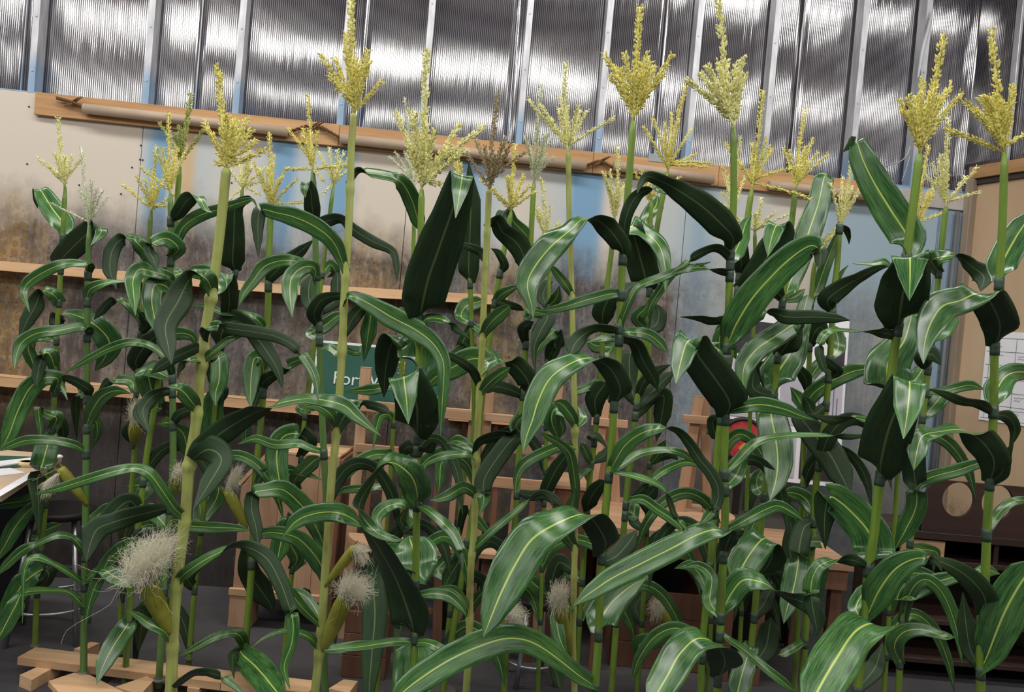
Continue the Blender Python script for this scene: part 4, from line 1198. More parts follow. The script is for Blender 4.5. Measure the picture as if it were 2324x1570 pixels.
corn('second corn plant from the left, silver tassel, standing on a steel rod in a board', 3.06, 15, 'stalk_deep',
     XY('203,510 198,700 197,900 195,1100 191,1400 190,1505'),
     (XY('203,510')[0], XY('184,333')[0], XY('108,458 183,430 197,422 232,430 246,445'), Si, 0.72), [
     '4 -.14 597,300,40 612,255,-50 560,232,45 450,230,60 330,270,80 200,350,80 160,430,50 200,560,0',
     '4 -.16 585,715,40 605,690,-60 540,655,60 400,680,70 250,700,80 150,760,90 110,850,50 95,945,0',
     '4 -.05 585,480,40 600,410,80 680,370,60 760,355,30 860,352,0',
     '4 -.1 578,1130,50 595,1080,-70 500,1020,-60 420,1005,-40 428,1080,30 455,1150,0',
     '4 -.08 575,1330,40 610,1240,100 680,1130,100 780,1085,70 880,1105,0',
     '4 .1 572,1130,60 540,1080,80 512,1150,-60 510,1250,-50 515,1420,0',
     '4 .08 572,1345,60 640,1290,70 655,1370,60 620,1480,0',
     '4 -.1 570,1500,30 500,1450,60 350,1420,60 180,1420,70 60,1460,50 0,1490,0',
     '7 -.1 575,1000,30 530,960,50 460,900,40 330,890,40 160,905,50 100,1000,120 20,1150,110 -40,1260,0',
     '7 -.18 575,850,30 480,780,40 360,710,35 260,665,50 190,690,40 160,800,30 150,1110,0',
     '7 -.1 565,650,40 540,590,50 480,530,40 380,520,50 260,570,40 150,620,70 40,720,60 -20,790,0',
     '7 -.12 575,830,40 640,770,60 700,750,60 760,790,110 840,830,100 880,870,0',
     '7 .06 575,470,40 640,400,80 720,330,70 750,290,0'],
     ears=[((199, 1146), (137, 1062), 25, (106, 1084), 34, 170)], foot=0.065)
corn('corn plant with a spread yellow tassel, third from left, foot on the long plank', 3.23, 12, 'stalk_green',
     XY('343,478 334,605 321,722 312,850 305,985 304,1050 277,1344 272,1500'),
     (XY('343,478')[0], XY('355,332')[0], XY('277,418 310,398 350,390 400,440 385,470 372,405'), Yw), [
     '4 -.16 990,200,60 950,120,100 880,60,55 800,80,-90 750,160,-100 740,280,-90 785,405,0',
     '4 -.06 950,620,40 900,540,70 810,475,40 740,490,-60 680,550,-60 630,610,0',
     '4 -.08 945,700,50 985,640,-80 960,580,-60 930,560,0',
     '4 -.1 915,960,60 915,880,-120 980,780,-130 1050,720,-100 1085,695,f 1100,760,30 1080,820,0',
     '4 .1 912,1100,60 880,1020,80 800,1010,60 720,1030,-60 660,1090,0',
     '4 -.05 902,1440,40 870,1370,-100 920,1320,-90 965,1330,0',
     '7 .1 880,330,60 980,210,110 940,180,120 850,185,0',
     '7 -.1 840,600,40 840,500,90 880,420,80 800,395,60 715,420,0',
     '7 -.08 822,930,40 835,830,70 770,770,60 700,748,0',
     '7 .08 815,1150,40 900,1080,90 960,990,60 1000,930,0'],
     ears=[((304, 1010), (308, 960), 30, (312, 905), 38, 170)])
corn('corn plant with a yellow tassel standing just left of the thick pale front stalk', 3.05, 15, 'stalk_deep',
     XY('387,440 388,560 386,640 390,760 391,857 393,1020 390,1100 375,1300 360,1560'),
     (XY('387,440')[0], XY('382,257')[0], XY('320,382 360,350 420,345 403,335 372,400'), Yw), [
     '1 -.16 1145,1480,50 1200,1430,-90 1260,1345,-110 1330,1320,f 1380,1400,40 1425,1430,0',
     '1 -.05 1145,1750,40 1180,1650,60 1230,1530,80 1340,1450,90 1500,1400,70 1640,1355,50 1700,1345,20 1735,1410,0',
     '4 -.1 1145,190,60 1200,130,100 1130,65,110 1050,80,80 1000,130,-70 1030,200,-80 1060,280,0',
     '4 -.16 1145,355,50 1140,320,60 1040,290,80 940,270,110 895,340,110 900,450,80 910,580,0',
     '4 -.12 1145,420,50 1110,380,120 1040,375,130 1020,480,120 1040,600,110 1060,720,0',
     '4 .06 1145,340,40 1200,290,70 1110,280,60 1060,290,0',
     '4 -.15 1160,1000,40 1150,940,-50 1100,850,50 1000,780,50 880,760,60 760,790,60 600,870,50 430,970,0',
     '4 .1 1155,1010,60 1010,940,110 1000,1000,170 1050,1180,120 1090,1210,0',
     '4 -.1 1160,1090,50 1080,1100,-60 1000,1160,-100 940,1240,-90 1000,1370,0',
     '4 .1 1165,1310,60 1120,1300,80 1050,1310,0',
     '4 .1 1165,1320,50 1230,1370,110 1260,1480,90 1280,1560,0',
     '4 -.08 1165,1310,50 1200,1250,-70 1280,1215,-50 1340,1200,0',
     '7 -.2 1150,330,60 930,380,-110 760,430,-130 650,480,-160 600,600,-100 580,700,0',
     '7 .1 1140,480,60 1050,380,110 1000,350,100 945,385,0'],
     ears=[((402, 1120), (405, 1080), 26, (410, 1050), 34, 170)])
corn('tall corn plant with a narrow greenish tassel rising against the timber rail', 3.12, 14, 'stalk_green',
     XY('408,375 398,506 390,600 375,757 362,850 345,960 332,1040 317,1165 300,1300 290,1445 283,1550'),
     (XY('408,375')[0], XY('434,212')[0], XY('362,278 395,305 470,285 428,270'), Gr, 1.1), [
     '7 .0 935,480,60 1000,445,75 1200,450,80 1450,465,75 1600,470,50 1680,485,0',
     '7 -.18 895,1100,60 850,1130,130 770,1250,140 700,1380,110 650,1520,0',
     '7 .08 895,1080,50 960,1020,-80 950,1150,-90 930,1305,0',
     '7 -.08 950,360,50 880,290,-110 800,330,-140 720,430,-130 680,560,0',
     '4 .08 1030,830,40 1100,740,90 1200,700,90 1290,720,70 1320,790,0'])
corn('thick pale front corn stalk at left with dense yellow tassel and large white-silked ear', 2.3, 25, 'stalk_pale',
     XY('514,382 500,520 482,660 468,740 455,850 445,960 430,1050 420,1180 405,1290 395,1400 388,1570'),
     (XY('514,382')[0], XY('494,152')[0], XY('463,278 528,268 560,270 570,295 600,342 490,372 545,300 580,320'), Yw, 1.3), [
     '4 -.2 1425,430,60 1400,350,130 1330,300,60 1270,340,-100 1200,480,-180 1115,640,-150 1130,780,-110 1155,910,0',
     '4 .08 1425,435,60 1475,380,110 1400,300,130 1310,290,90 1230,320,0',
     '4 -.2 1360,780,30 1375,690,-70 1440,650,70 1560,670,-90 1700,690,-90 1850,720,-80 1970,780,-70 2060,880,70 2120,1000,60 2140,1160,0',
     '4 -.06 1350,880,30 1290,880,50 1220,920,-50 1190,1000,0',
     '4 -.08 1365,780,40 1290,810,-80 1180,860,-80 1080,920,-80 1015,970,0',
     '4 -.05 1345,885,40 1440,820,50 1530,750,50 1640,715,0',
     '4 -.15 1325,1210,50 1290,1160,110 1230,1090,110 1170,1065,40 1080,1090,-40 1000,1150,-90 960,1230,-80 1000,1360,0',
     '4 -.25 1275,1560,60 1350,1480,-150 1500,1360,-170 1700,1240,-110 1900,1165,60 2100,1140,70 2300,1180,110 2400,1260,90 2560,1390,0',
     '7 -.2 1270,20,60 1400,-60,-200 1490,10,-150 1400,180,-120 1300,340,0',
     '7 -.16 1235,400,50 1170,330,70 1080,200,80 1000,100,80 900,65,60 760,90,70 560,150,70 400,200,60 240,238,0',
     '7 -.18 1200,830,50 1250,770,80 1350,700,70 1480,630,50 1600,590,-50 1700,610,-100 1800,680,-120 1870,800,-110 1930,950,-100 1970,1100,90 1960,1250,70 1910,1400,60 1950,1550,0',
     '7 -.05 1180,1240,40 1100,1160,60 1000,1110,70 930,1060,50 850,1020,0',
     '7 -.1 1160,1560,30 1260,1470,-40 1350,1440,-50 1450,1450,-60 1540,1500,50 1610,1560,30 1650,1600,0'],
     ears=[((387, 1438), (331, 1318), 45, (336, 1224), 120, 560)])
corn('rear corn plant with a small tassel half hidden behind the thick pale left stalk', 3.23, 12, 'stalk_green',
     XY('550,429 535,617 505,770 480,1000 442,1337 427,1524'),
     (XY('550,429')[0], XY('565,330')[0], XY('515,378 600,410 605,380 522,455 560,362 590,440'), Pl), [
     '7 .05 1345,480,60 1350,430,110 1345,330,90 1340,275,0',
     '7 -.1 1310,880,60 1260,800,-100 1330,700,-90 1400,640,0',
     '4 .0 1440,1450,80 1430,1300,140 1440,1150,130 1490,1080,f 1500,1120,-60 1480,1180,0',
     '4 -.1 1450,1130,40 1430,930,90 1470,860,110 1475,1000,120 1450,1100,90 1450,1190,0',
     '4 -.18 1545,640,60 1540,520,-110 1540,400,-120 1530,300,f 1525,340,70 1520,395,0',
     '4 -.14 1575,290,60 1565,220,-160 1570,100,-145 1575,-20,-130 1580,-130,-100 1620,-180,f 1680,-210,-30 1720,-170,0',
     '4 -.12 1500,780,80 1490,700,-160 1560,620,-170 1640,640,-110 1720,720,-120 1800,830,-110 1870,950,-70 1900,1080,0',
     '7 .05 1390,420,60 1440,300,110 1470,220,90 1460,170,0'],
     ears=[((560, 1200), (516, 1112), 27, (535, 1058), 40, 200)])
corn('corn plant with an upright yellow tassel between the two tallest left stalks', 3.23, 16, 'stalk_green',
     XY('615,470 612,540 608,700 600,850 590,980 580,1085 570,1300 557,1468 550,1565'),
     (XY('615,470')[0], XY('611,302')[0], XY('575,370 650,380 677,405 705,460 640,400 622,350'), Yw), [
     '4 -.06 1795,375,40 1830,310,-80 1930,220,-100 2030,140,-70 2110,70,0',
     '4 -.06 1790,700,40 1740,620,70 1660,570,40 1500,560,40 1400,520,40 1280,510,0',
     '4 -.1 1745,1090,50 1780,1020,-90 1900,950,-60 1960,900,70 2050,870,50 2110,890,0',
     '4 -.1 1770,1000,40 1760,880,90 1710,870,110 1690,980,120 1685,1100,80 1688,1205,0',
     '4 .05 1760,1000,40 1650,1380,60 1730,1410,60 1850,1450,60 2000,1430,0',
     'C -.05 220,300,30 260,215,60 320,180,60 400,175,60 520,200,50 635,245,0',
     'C .12 205,760,60 170,700,-90 180,820,-130 250,930,-150 310,1020,-80 325,1080,0',
     '7 -.15 1640,1275,60 1620,1200,80 1560,1175,55 1440,1205,60 1320,1270,50 1205,1330,0',
     'C -.5 155,1300,50 130,1325,130 230,1420,180 330,1540,170 420,1660,0',
     'C -.25 155,1310,50 80,1345,-70 85,1490,0'])
corn('corn plant with sparse tassel, two branches stretched sideways, left of the tallest stalk', 2.95, 16, 'stalk_deep',
     XY('710,388 715,520 719,655 724,736 728,880 731,945 736,1050 740,1140 738,1350 735,1496 740,1590'),
     (XY('710,388')[0], XY('697,218')[0], XY('653,292 645,383 790,375 735,410 690,310'), Yw), [
     '4 -.14 2125,300,40 2100,240,-60 2020,220,60 1900,210,90 1780,250,100 1700,350,80 1640,430,60 1605,515,0',
     '4 -.14 2125,350,40 2110,260,90 2030,260,110 1960,330,120 1950,450,100 1965,590,0',
     '4 .08 2135,570,60 2080,480,-110 2080,370,-110 2110,290,0',
     '4 -.12 2140,650,60 2110,570,-100 2160,480,-90 2250,450,-60 2330,450,-40 2390,500,0',
     '4 .08 2145,740,50 2090,700,80 2180,650,100 2260,590,80 2330,560,0',
     '1 -.12 2115,1530,60 2100,1400,-110 2090,1290,-90 2060,1230,f 2045,1280,50 2055,1330,0',
     '5 -.1 -160,20,50 -110,-40,-90 0,-70,-60 90,0,-80 220,80,-80 330,130,-60 370,170,-50 385,260,-40 390,355,0',
     '4 -.12 2155,1500,30 2080,1470,50 2000,1440,60 1850,1450,70 1720,1410,60 1600,1445,0',
     'C -.2 660,690,40 610,560,100 530,430,130 400,310,120 280,310,90 210,330,f 195,420,-90 225,550,-80 240,680,0',
     'C -.15 655,880,50 620,760,120 500,620,110 380,580,90 270,580,70 200,650,0',
     'C .1 650,1160,40 560,1000,60 480,945,60 400,930,0'])
corn('rear corn plant with a small drooping tassel right behind the sparse-tasselled one', 3.23, 11, 'stalk_green',
     XY('757,420 734,600 715,760 692,942 683,1040 675,1107 663,1290 652,1400 642,1538'),
     (XY('757,420')[0], XY('765,340')[0], XY('722,345 748,335 780,345 792,385 730,442 790,360'), Pl), [
     '4 .08 2150,300,40 2220,240,80 2255,290,60 2200,325,0',
     '4 .06 2150,560,60 2250,480,-90 2270,350,-90 2260,270,0',
     '4 -.12 2035,1540,50 2070,1440,-130 2005,1375,f 1900,1400,140 1860,1520,150 1880,1700,130 1900,1830,0',
     '4 .06 2050,1250,40 2020,1215,70 2090,1200,80 2120,1220,0',
     'C -.1 490,300,50 470,240,90 580,130,100 630,105,0',
     'C -.1 440,800,50 480,730,100 420,600,60 460,470,110 400,560,120 370,680,120 350,790,0',
     'C .08 435,800,50 500,740,90 530,690,0',
     'C -.08 415,1060,50 470,1000,-100 540,950,-70 560,930,0'])
corn('tall pale front corn stalk with silked ear, its yellow tassel topping all the others', 2.42, 19, 'stalk_pale',
     XY('803,258 797,340 795,420 790,540 783,640 777,780 770,900 762,1000 753,1080 745,1200 738,1300 728,1440 715,1570'),
     (XY('803,258')[0], XY('796,3')[0], XY('727,125 757,130 784,75 837,140 868,185 812,135 765,200 825,150 745,170'), Yw, 1.25), [
     '1 -.1 2340,1830,50 2250,1640,110 2130,1530,130 1980,1460,130 1860,1430,100 1760,1410,f 1735,1480,-90 1735,1600,-60 1738,1735,0',
     '2 .22 75,1240,50 110,1165,-60 200,1165,60 350,1190,60 430,1240,110 490,1350,120 530,1480,100 560,1570,0',
     '5 -.14 22,500,40 80,450,50 200,500,110 350,590,150 520,680,150 640,780,120 700,900,100 700,1050,80 690,1200,60 680,1390,0',
     '5 .08 25,740,40 90,600,-100 170,520,-80 210,560,80 195,700,110 165,890,0',
     '4 -.08 2270,1320,50 2220,1240,80 2130,1190,60 2010,1200,0',
     '4 .1 2305,780,40 2290,840,40 2200,790,40 2120,850,0',
     '5 .1 10,800,40 120,830,50 150,780,0',
     '5 -.1 -20,1360,60 40,1250,110 120,1190,80 200,1180,-60 300,1210,-60 340,1240,0',
     'C -.08 625,1160,30 520,1050,60 440,950,70 390,900,0',
     'C -.1 600,1290,40 540,1220,50 400,1188,30 280,1230,20 190,1300,0',
     'C .1 605,1310,30 700,1305,60 860,1280,60 1000,1250,0'],
     ears=[((733, 1476), (786, 1352), 40, (815, 1306), 64, 420), ((738, 1330), (806, 1242), 24, (832, 1236), 34, 200)])
corn('pale silver-tasselled corn plant almost hidden behind the broad dark central leaf', 3.2, 10, 'stalk_green',
     XY('940,430 938,560 925,700 905,900 893,960 885,1100 870,1300 860,1500'),
     (XY('940,430')[0], XY('918,222')[0], XY('883,355 897,345 925,360 905,400'), Si, 0.8), [
     'A -.05 610,190,40 570,100,90 480,110,100 440,220,80 420,340,50 400,450,0',
     'A -.12 590,500,60 560,510,110 400,520,130 240,600,130 120,720,110 20,880,0',
     'A -.1 530,960,40 600,860,-70 450,850,80 250,870,90 100,890,80 0,950,0',
     '5 .1 440,640,60 400,600,90 430,560,80 480,560,0',
     '5 -.05 420,1050,50 330,1060,60 200,1080,80 20,1090,0'])
corn('short corn plant showing between the slatted chair and the central front stalk', 3.05, 13, 'stalk_deep',
     XY('926,1020 924,1100 922,1175 919,1260 905,1400 895,1560'), None, [
     'A -.14 745,1280,60 690,1200,110 740,1060,80 640,1030,100 500,1090,150 440,1200,120 520,1330,0',
     'A .1 745,1290,60 820,1220,110 800,1130,90 770,1080,0',
     '8 -.3 440,650,50 340,640,90 270,700,-110 230,850,-170 240,1050,-180 220,1300,-150 200,1560,-80 195,1700,0',
     '8 .1 440,620,50 330,600,80 320,560,90 450,570,0',
     'A .1 735,1500,60 640,1440,110 560,1480,100 540,1540,0'])
corn('central front corn plant with very broad dark-backed leaves and a wide cream tassel', 2.36, 17, 'stalk_green',
     XY('957,430 955,540 953,700 950,850 947,1000 945,1200 942,1400 938,1570'),
     (XY('957,430')[0], XY('968,117')[0], XY('898,257 940,258 988,295 1043,285 1097,288 1060,340 1000,420 925,330 1020,330'), Pl, 1.35), [
     '5 -.3 545,600,80 560,500,-290 600,330,-310 680,100,-300 760,-130,-240 825,-365,f 810,-250,110 782,-75,0',
     '5 .14 540,945,80 530,850,270 500,740,260 400,710,f 340,800,-170 310,950,-140 300,1130,0',
     '5 -.25 530,1400,80 525,1290,-300 520,1180,-290 480,1060,-250 435,990,f 450,1130,150 465,1310,0',
     '5 -.05 545,640,40 600,600,60 700,610,60 800,680,-50 880,740,0',
     'A .1 860,460,40 780,430,-150 720,480,-130 690,560,0',
     'A -.05 855,450,40 980,470,-90 1040,400,-50 1130,420,0',
     'A -.28 855,1030,80 860,900,300 800,740,320 640,610,200 520,620,f 420,760,-60 320,900,-110 250,1060,-130 300,1180,110 440,1330,110 620,1400,70 720,1410,0',
     'A -.16 865,1050,40 960,1090,90 1100,1200,110 1230,1330,120 1310,1480,100 1330,1580,-60 1340,1720,0',
     '8 -.22 505,1200,80 480,1080,-260 400,850,-180 290,640,-120 190,490,-60 60,390,110 -60,360,130 -200,380,130 -300,430,100 -380,530,0',
     '8 .14 515,830,70 505,720,320 500,620,310 480,560,200 470,520,0',
     '8 .14 495,1700,60 500,1560,260 500,1420,280 510,1300,260 520,1220,0',
     '8 -.05 515,920,40 640,910,80 740,930,80 820,1000,60 855,1060,0',
     '8 -.05 500,1240,40 400,1230,60 150,1265,50 0,1280,30 -100,1290,0',
     '8 -.05 505,1240,40 600,1245,60 720,1300,60 800,1330,0'])
corn('rear corn plant with tall upright dark leaf, between central and brown tasselled stalks', 3.3, 12, 'stalk_green',
     XY('1050,470 1062,580 1067,645 1072,783 1076,841 1074,986 1057,1050 1040,1215 1020,1400 1005,1560'),
     (XY('1050,470')[0], XY('1035,335')[0], XY('1028,350 1046,370 1025,400'), Yw), [
     '5 -.06 880,365,50 870,270,-140 875,120,-150 880,0,-140 885,-200,-130 872,-450,0',
     '5 .08 890,625,60 820,590,90 850,520,110 930,490,90 970,480,0',
     '5 -.06 895,640,40 960,690,80 1000,760,-60 1000,830,0',
     'A -.08 1395,480,40 1250,480,90 1120,600,110 1100,780,120 1080,930,0',
     '5 .06 895,640,40 830,770,90 900,750,80 720,850,0',
     '8 -.06 800,520,40 850,340,-60 950,440,70 1050,560,0',
     '8 .08 770,830,50 660,760,90 720,680,90 780,640,0'])
corn('corn plant with the only brown tassel, on a pale knotted stalk', 2.7, 16, 'stalk_pale',
     XY('1110,430 1105,540 1100,640 1095,770 1088,900 1082,1000 1080,1060 1076,1200 1068,1300 1065,1450 1058,1570'),
     (XY('1110,430')[0], XY('1130,215')[0], XY('1055,345 1080,315 1142,320 1160,320 1192,345 1100,330 1125,350'), Bn), [
     '5 .0 985,215,40 940,150,-60 860,115,-50 800,90,0',
     '5 .1 985,0,50 1050,-60,-80 1100,20,-120 1200,100,-150 1250,220,-130 1225,335,0',
     '5 -.08 975,715,50 1010,640,90 1070,580,100 1130,530,60 1145,512,0',
     '5 -.06 945,1060,40 900,960,-60 820,890,-60 740,850,-50 700,830,0',
     '5 -.08 945,1110,40 1010,1030,90 1100,960,80 1150,930,0',
     '5 .15 960,1000,40 1000,900,150 900,870,160 760,930,160 640,1000,120 560,1080,0',
     'A -.16 1470,510,40 1530,380,-100 1700,330,-120 1900,300,f 1800,420,-200 1640,640,-210 1560,800,-200 1560,1000,130 1510,1140,0',
     'A -.08 1465,560,40 1380,510,80 1200,520,100 1050,560,90 950,620,60 930,740,0',
     'A .06 1470,540,40 1400,430,110 1280,370,130 1165,395,0',
     'A -.1 1470,960,50 1440,900,110 1340,860,130 1200,940,130 1080,980,80 1000,990,0',
     'A -.05 1440,1520,50 1560,1400,80 1740,1240,85 1950,1070,70 2140,920,-50 2250,960,-60 2300,1100,0',
     '8 -.05 880,1060,40 840,960,50 760,880,60 640,870,0'],
     ears=[((1082, 1452), (1150, 1398), 34, (1186, 1376), 50, 300)])
corn('rear corn plant with a yellow tassel under the brown one, just right of it', 3.15, 14, 'stalk_green',
     XY('1160,480 1145,564 1124,682 1110,780 1095,900 1085,1000 1078,1120 1050,1300 1020,1480'),
     (XY('1160,480')[0], XY('1170,328')[0], XY('1090,405 1115,425 1150,400 1205,420 1217,433 1190,400'), Yw), [
     '5 -.06 1085,290,40 1110,240,-60 1070,160,-50 1020,130,0',
     '2 .1 1120,1530,50 1090,1470,-90 1120,1415,f 1170,1490,70 1240,1560,90 1300,1640,0',
     '5 -.08 1060,490,50 1090,440,80 1160,400,50 1220,385,0',
     '5 -.08 1055,500,40 1080,495,-60 1180,520,-50 1330,560,50 1430,570,0',
     '8 .06 905,560,60 800,700,100 740,800,110 690,900,0'])
corn('silver-tasselled corn plant in the middle, right of the brown-tasselled one', 3.25, 14, 'stalk_green',
     XY('1212,415 1207,500 1200,640 1197,709 1190,838 1187,891 1178,1027 1173,1125 1160,1300 1148,1496 1144,1570'),
     (XY('1212,415')[0], XY('1228,190')[0], XY('1190,310 1222,270 1252,310 1258,355 1200,330 1240,350'), Si, 0.95), [
     '5 -.08 1250,770,50 1235,680,-80 1270,640,-70 1310,622,0',
     '5 -.14 1255,620,40 1300,560,70 1400,580,-110 1350,690,-110 1310,800,-50 1320,985,0',
     '5 -.15 1235,1110,60 1275,1040,-150 1200,930,-140 1120,890,f 1000,860,100 850,880,90 740,950,0',
     '5 -.08 1235,1120,50 1150,1080,-80 1050,1060,-80 990,1105,0',
     '5 .08 1240,1400,60 1190,1320,100 1260,1230,100 1290,1180,0',
     'A -.06 1930,330,40 1900,200,100 2000,80,60 2050,0,0',
     '8 -.12 1110,1080,40 1230,1170,110 1380,1290,100 1500,1400,80 1560,1430,0',
     'B -.1 -200,1100,50 -60,1130,-110 60,1120,-110 180,1170,-110 270,1265,0',
     '8 .06 1160,760,50 1240,790,90 1340,870,110 1440,960,0'])
corn('corn plant with a wide cream tassel on a knotted stalk right of the middle', 2.78, 14, 'stalk_pale',
     XY('1290,345 1292,500 1297,640 1300,760 1303,880 1305,1000 1305,1200 1302,1350 1300,1460 1304,1570'),
     (XY('1290,345')[0], XY('1283,143')[0], XY('1198,225 1225,235 1270,215 1333,250 1395,268 1312,240 1250,270'), Pl), [
     '5 -.06 1562,440,40 1520,370,60 1450,280,50 1420,240,0',
     '5 -.06 1590,1330,40 1570,1270,80 1500,1180,90 1440,1160,0',
     '5 .08 1592,1335,40 1640,1270,70 1605,1190,0',
     '5 .08 1590,1320,40 1540,1250,60 1450,1210,90 1430,1300,110 1490,1440,0',
     'A -.1 2516,440,40 2400,420,100 2200,490,120 2000,600,130 1910,740,90 1890,950,0',
     'B -.12 390,1280,50 400,1100,90 380,900,110 340,700,110 240,590,90 120,520,70 20,465,0',
     '8 -.1 1578,1000,40 1520,1000,80 1465,1070,100 1480,1200,90 1540,1345,0',
     '8 .08 1580,760,60 1480,700,-130 1430,820,-110 1400,930,0',
     '8 -.06 1575,1410,40 1450,1380,-80 1470,1480,-80 1490,1570,0',
     '8 -.1 1580,600,60 1530,500,110 1560,330,90 1590,200,0'],
     ears=[((1292, 1488), (1268, 1372), 32, (1268, 1320), 52, 300)])
corn('rear corn plant with a small loose tassel, lowest in the middle of the field', 3.3, 10, 'stalk_green',
     XY('1240,545 1246,621 1245,692 1243,800 1240,900 1238,1050 1230,1300 1222,1520'),
     (XY('1240,545')[0], XY('1230,405')[0], XY('1215,470 1270,502 1225,480 1308,495 1250,470'), Pl), [
     '5 .08 1408,525,50 1370,450,-90 1400,370,-70 1440,350,0',
     '5 -.06 1408,520,50 1460,460,80 1480,380,0',
     '5 -.1 1400,900,50 1430,820,-100 1460,740,-90 1450,680,f 1430,700,100 1390,730,80 1340,800,60 1310,900,0',
     '5 -.05 1398,880,40 1440,820,60 1480,760,-80 1500,700,0',
     'B -.1 60,1200,40 100,1050,-150 200,850,-160 290,720,-120 330,640,0',
     'B .08 65,400,60 110,300,100 180,250,110 260,420,90 240,520,0'])
corn('front corn plant right of the middle, dense upright yellow tassel, long leaves sweeping left', 2.36, 18, 'stalk_green',
     XY('1437,275 1428,400 1418,520 1410,640 1405,780 1395,900 1385,1050 1375,1150 1365,1280 1358,1450 1350,1570'),
     (XY('1437,275')[0], XY('1452,15')[0], XY('1370,122 1417,123 1470,118 1527,125 1485,152 1395,150 1440,165 1505,165 1385,170'), Yw, 1.3), [
     '5 -.22 1910,190,60 1900,120,-130 1830,20,-140 1740,-60,-90 1640,-70,40 1560,0,110 1420,120,190 1310,260,200 1265,370,160 1290,500,70 1305,600,0',
     '2 -.08 1915,1700,50 1920,1500,-80 1970,1360,-90 2050,1285,-60 2180,1275,50 2311,1330,60 2390,1420,0',
     '5 -.06 1890,430,50 1800,440,80 1650,480,80 1480,530,60 1330,550,0',
     '5 -.05 1880,660,40 1920,560,50 2000,400,50 2150,330,60 2311,270,50 2500,220,0',
     '5 .06 1885,480,40 1940,400,-100 2010,355,0',
     '5 -.1 1875,690,40 1780,670,-50 1690,680,-60 1610,740,-110 1570,800,-110 1560,860,0',
     '5 -.06 1875,700,40 1960,690,60 2080,710,80 2160,770,80 2210,830,0',
     '5 .06 1872,735,40 1760,735,50 1660,765,0',
     '5 .1 1870,740,40 1990,770,-80 2040,880,-110 2110,1000,-90 2140,1080,0',
     '5 -.24 1850,1180,60 1890,1080,-160 1840,960,-150 1760,890,-90 1680,865,60 1560,900,140 1420,1000,190 1340,1150,190 1300,1280,150 1260,1390,90 1235,1500,0',
     'B -.1 750,910,50 820,760,140 920,600,170 1080,480,160 1250,430,110 1400,430,-50 1500,480,-80 1600,600,-110 1700,750,-120 1820,900,-130 1890,1050,-130 1880,1200,-120 1780,1350,110 1700,1430,0',
     'B .06 745,900,40 900,800,80 1050,700,90 1200,660,80 1350,650,70 1500,680,80 1600,740,70 1680,800,0',
     'B -.12 745,880,30 950,910,60 1100,950,70 1230,1000,60 1320,1060,60 1380,1180,-60 1430,1320,-60 1520,1430,60 1580,1500,0',
     '8 -.28 1780,660,70 1790,560,-190 1720,430,-180 1640,375,f 1480,430,200 1300,540,280 1180,720,300 1090,900,260 1020,1070,160 970,1200,0',
     '8 .08 1765,700,60 1860,660,-130 1950,560,-120 2000,480,0',
     '8 .12 1755,850,60 1850,760,110 1940,700,100 2080,690,0',
     '8 .14 1755,1175,70 1760,1080,220 1840,960,200 1960,860,140 2070,800,0',
     '8 -.3 1725,1535,60 1600,1450,110 1420,1310,150 1280,1230,170 1130,1210,190 950,1260,200 750,1350,200 560,1470,190 430,1570,150 330,1680,0'])
corn('corn plant with a slim cream tassel tucked left of the dense upright one', 3.3, 13, 'stalk_green',
     XY('1395,500 1388,570 1377,655 1367,756 1366,813 1354,949 1347,1020 1340,1070 1327,1230 1322,1310 1305,1560'),
     (XY('1395,500')[0], XY('1402,333')[0], XY('1370,390 1385,385 1415,420 1378,410 1425,400'), Pl), [
     '5 -.12 1790,650,60 1770,580,-150 1800,490,-150 1860,440,-60 1900,420,0',
     '5 -.06 1735,1270,60 1720,1150,-140 1770,1060,-130 1795,1030,0',
     '5 -.05 1745,1050,30 1800,1100,60 1835,1190,0',
     '5 -.06 1755,1000,30 1700,1050,60 1600,1090,50 1560,1112,0',
     '5 .08 1770,860,50 1830,800,100 1720,780,100 1660,740,0',
     'B -.06 590,790,50 530,720,90 480,620,90 450,580,0',
     'B .06 592,780,50 680,720,-120 730,660,-80 760,610,0',
     'B -.06 595,560,30 560,500,60 640,520,-80 740,640,0',
     'B -.06 585,830,30 540,850,60 470,910,50 440,970,0',
     'B -.14 555,1310,60 540,1200,-170 600,1080,-160 680,1000,-110 710,980,0',
     '8 .06 1655,820,50 1540,760,110 1450,790,100 1380,830,0'])
corn('rear corn plant with a short curled tassel just right of the dense upright one', 3.35, 11, 'stalk_green',
     XY('1478,455 1476,540 1474,700 1472,900 1474,1057 1466,1242 1455,1450 1448,1540'),
     (XY('1478,455')[0], XY('1455,385')[0], XY('1440,390 1500,405 1470,400 1545,402'), Yw), [
     '5 .08 2085,0,40 2060,-60,90 2130,-160,110 2140,-230,0',
     'B -.1 1165,1345,50 1120,1180,-150 1200,1090,-150 1260,1005,0',
     'B .06 1160,1500,50 1010,1400,-110 1010,1230,110 1040,1150,0',
     'B -.06 1170,800,50 1250,720,90 1300,620,90 1345,545,0',
     'B .05 1172,790,50 1290,730,-80 1400,690,-120 1480,765,0',
     '8 .08 2040,1100,60 1990,1000,-110 2060,900,-100 2120,860,0',
     '8 -.08 2030,1340,60 2020,1250,120 2130,1220,110 2240,1170,0'],
     ears=[((1530, 1436), (1500, 1386), 26, (1484, 1358), 36, 160)])
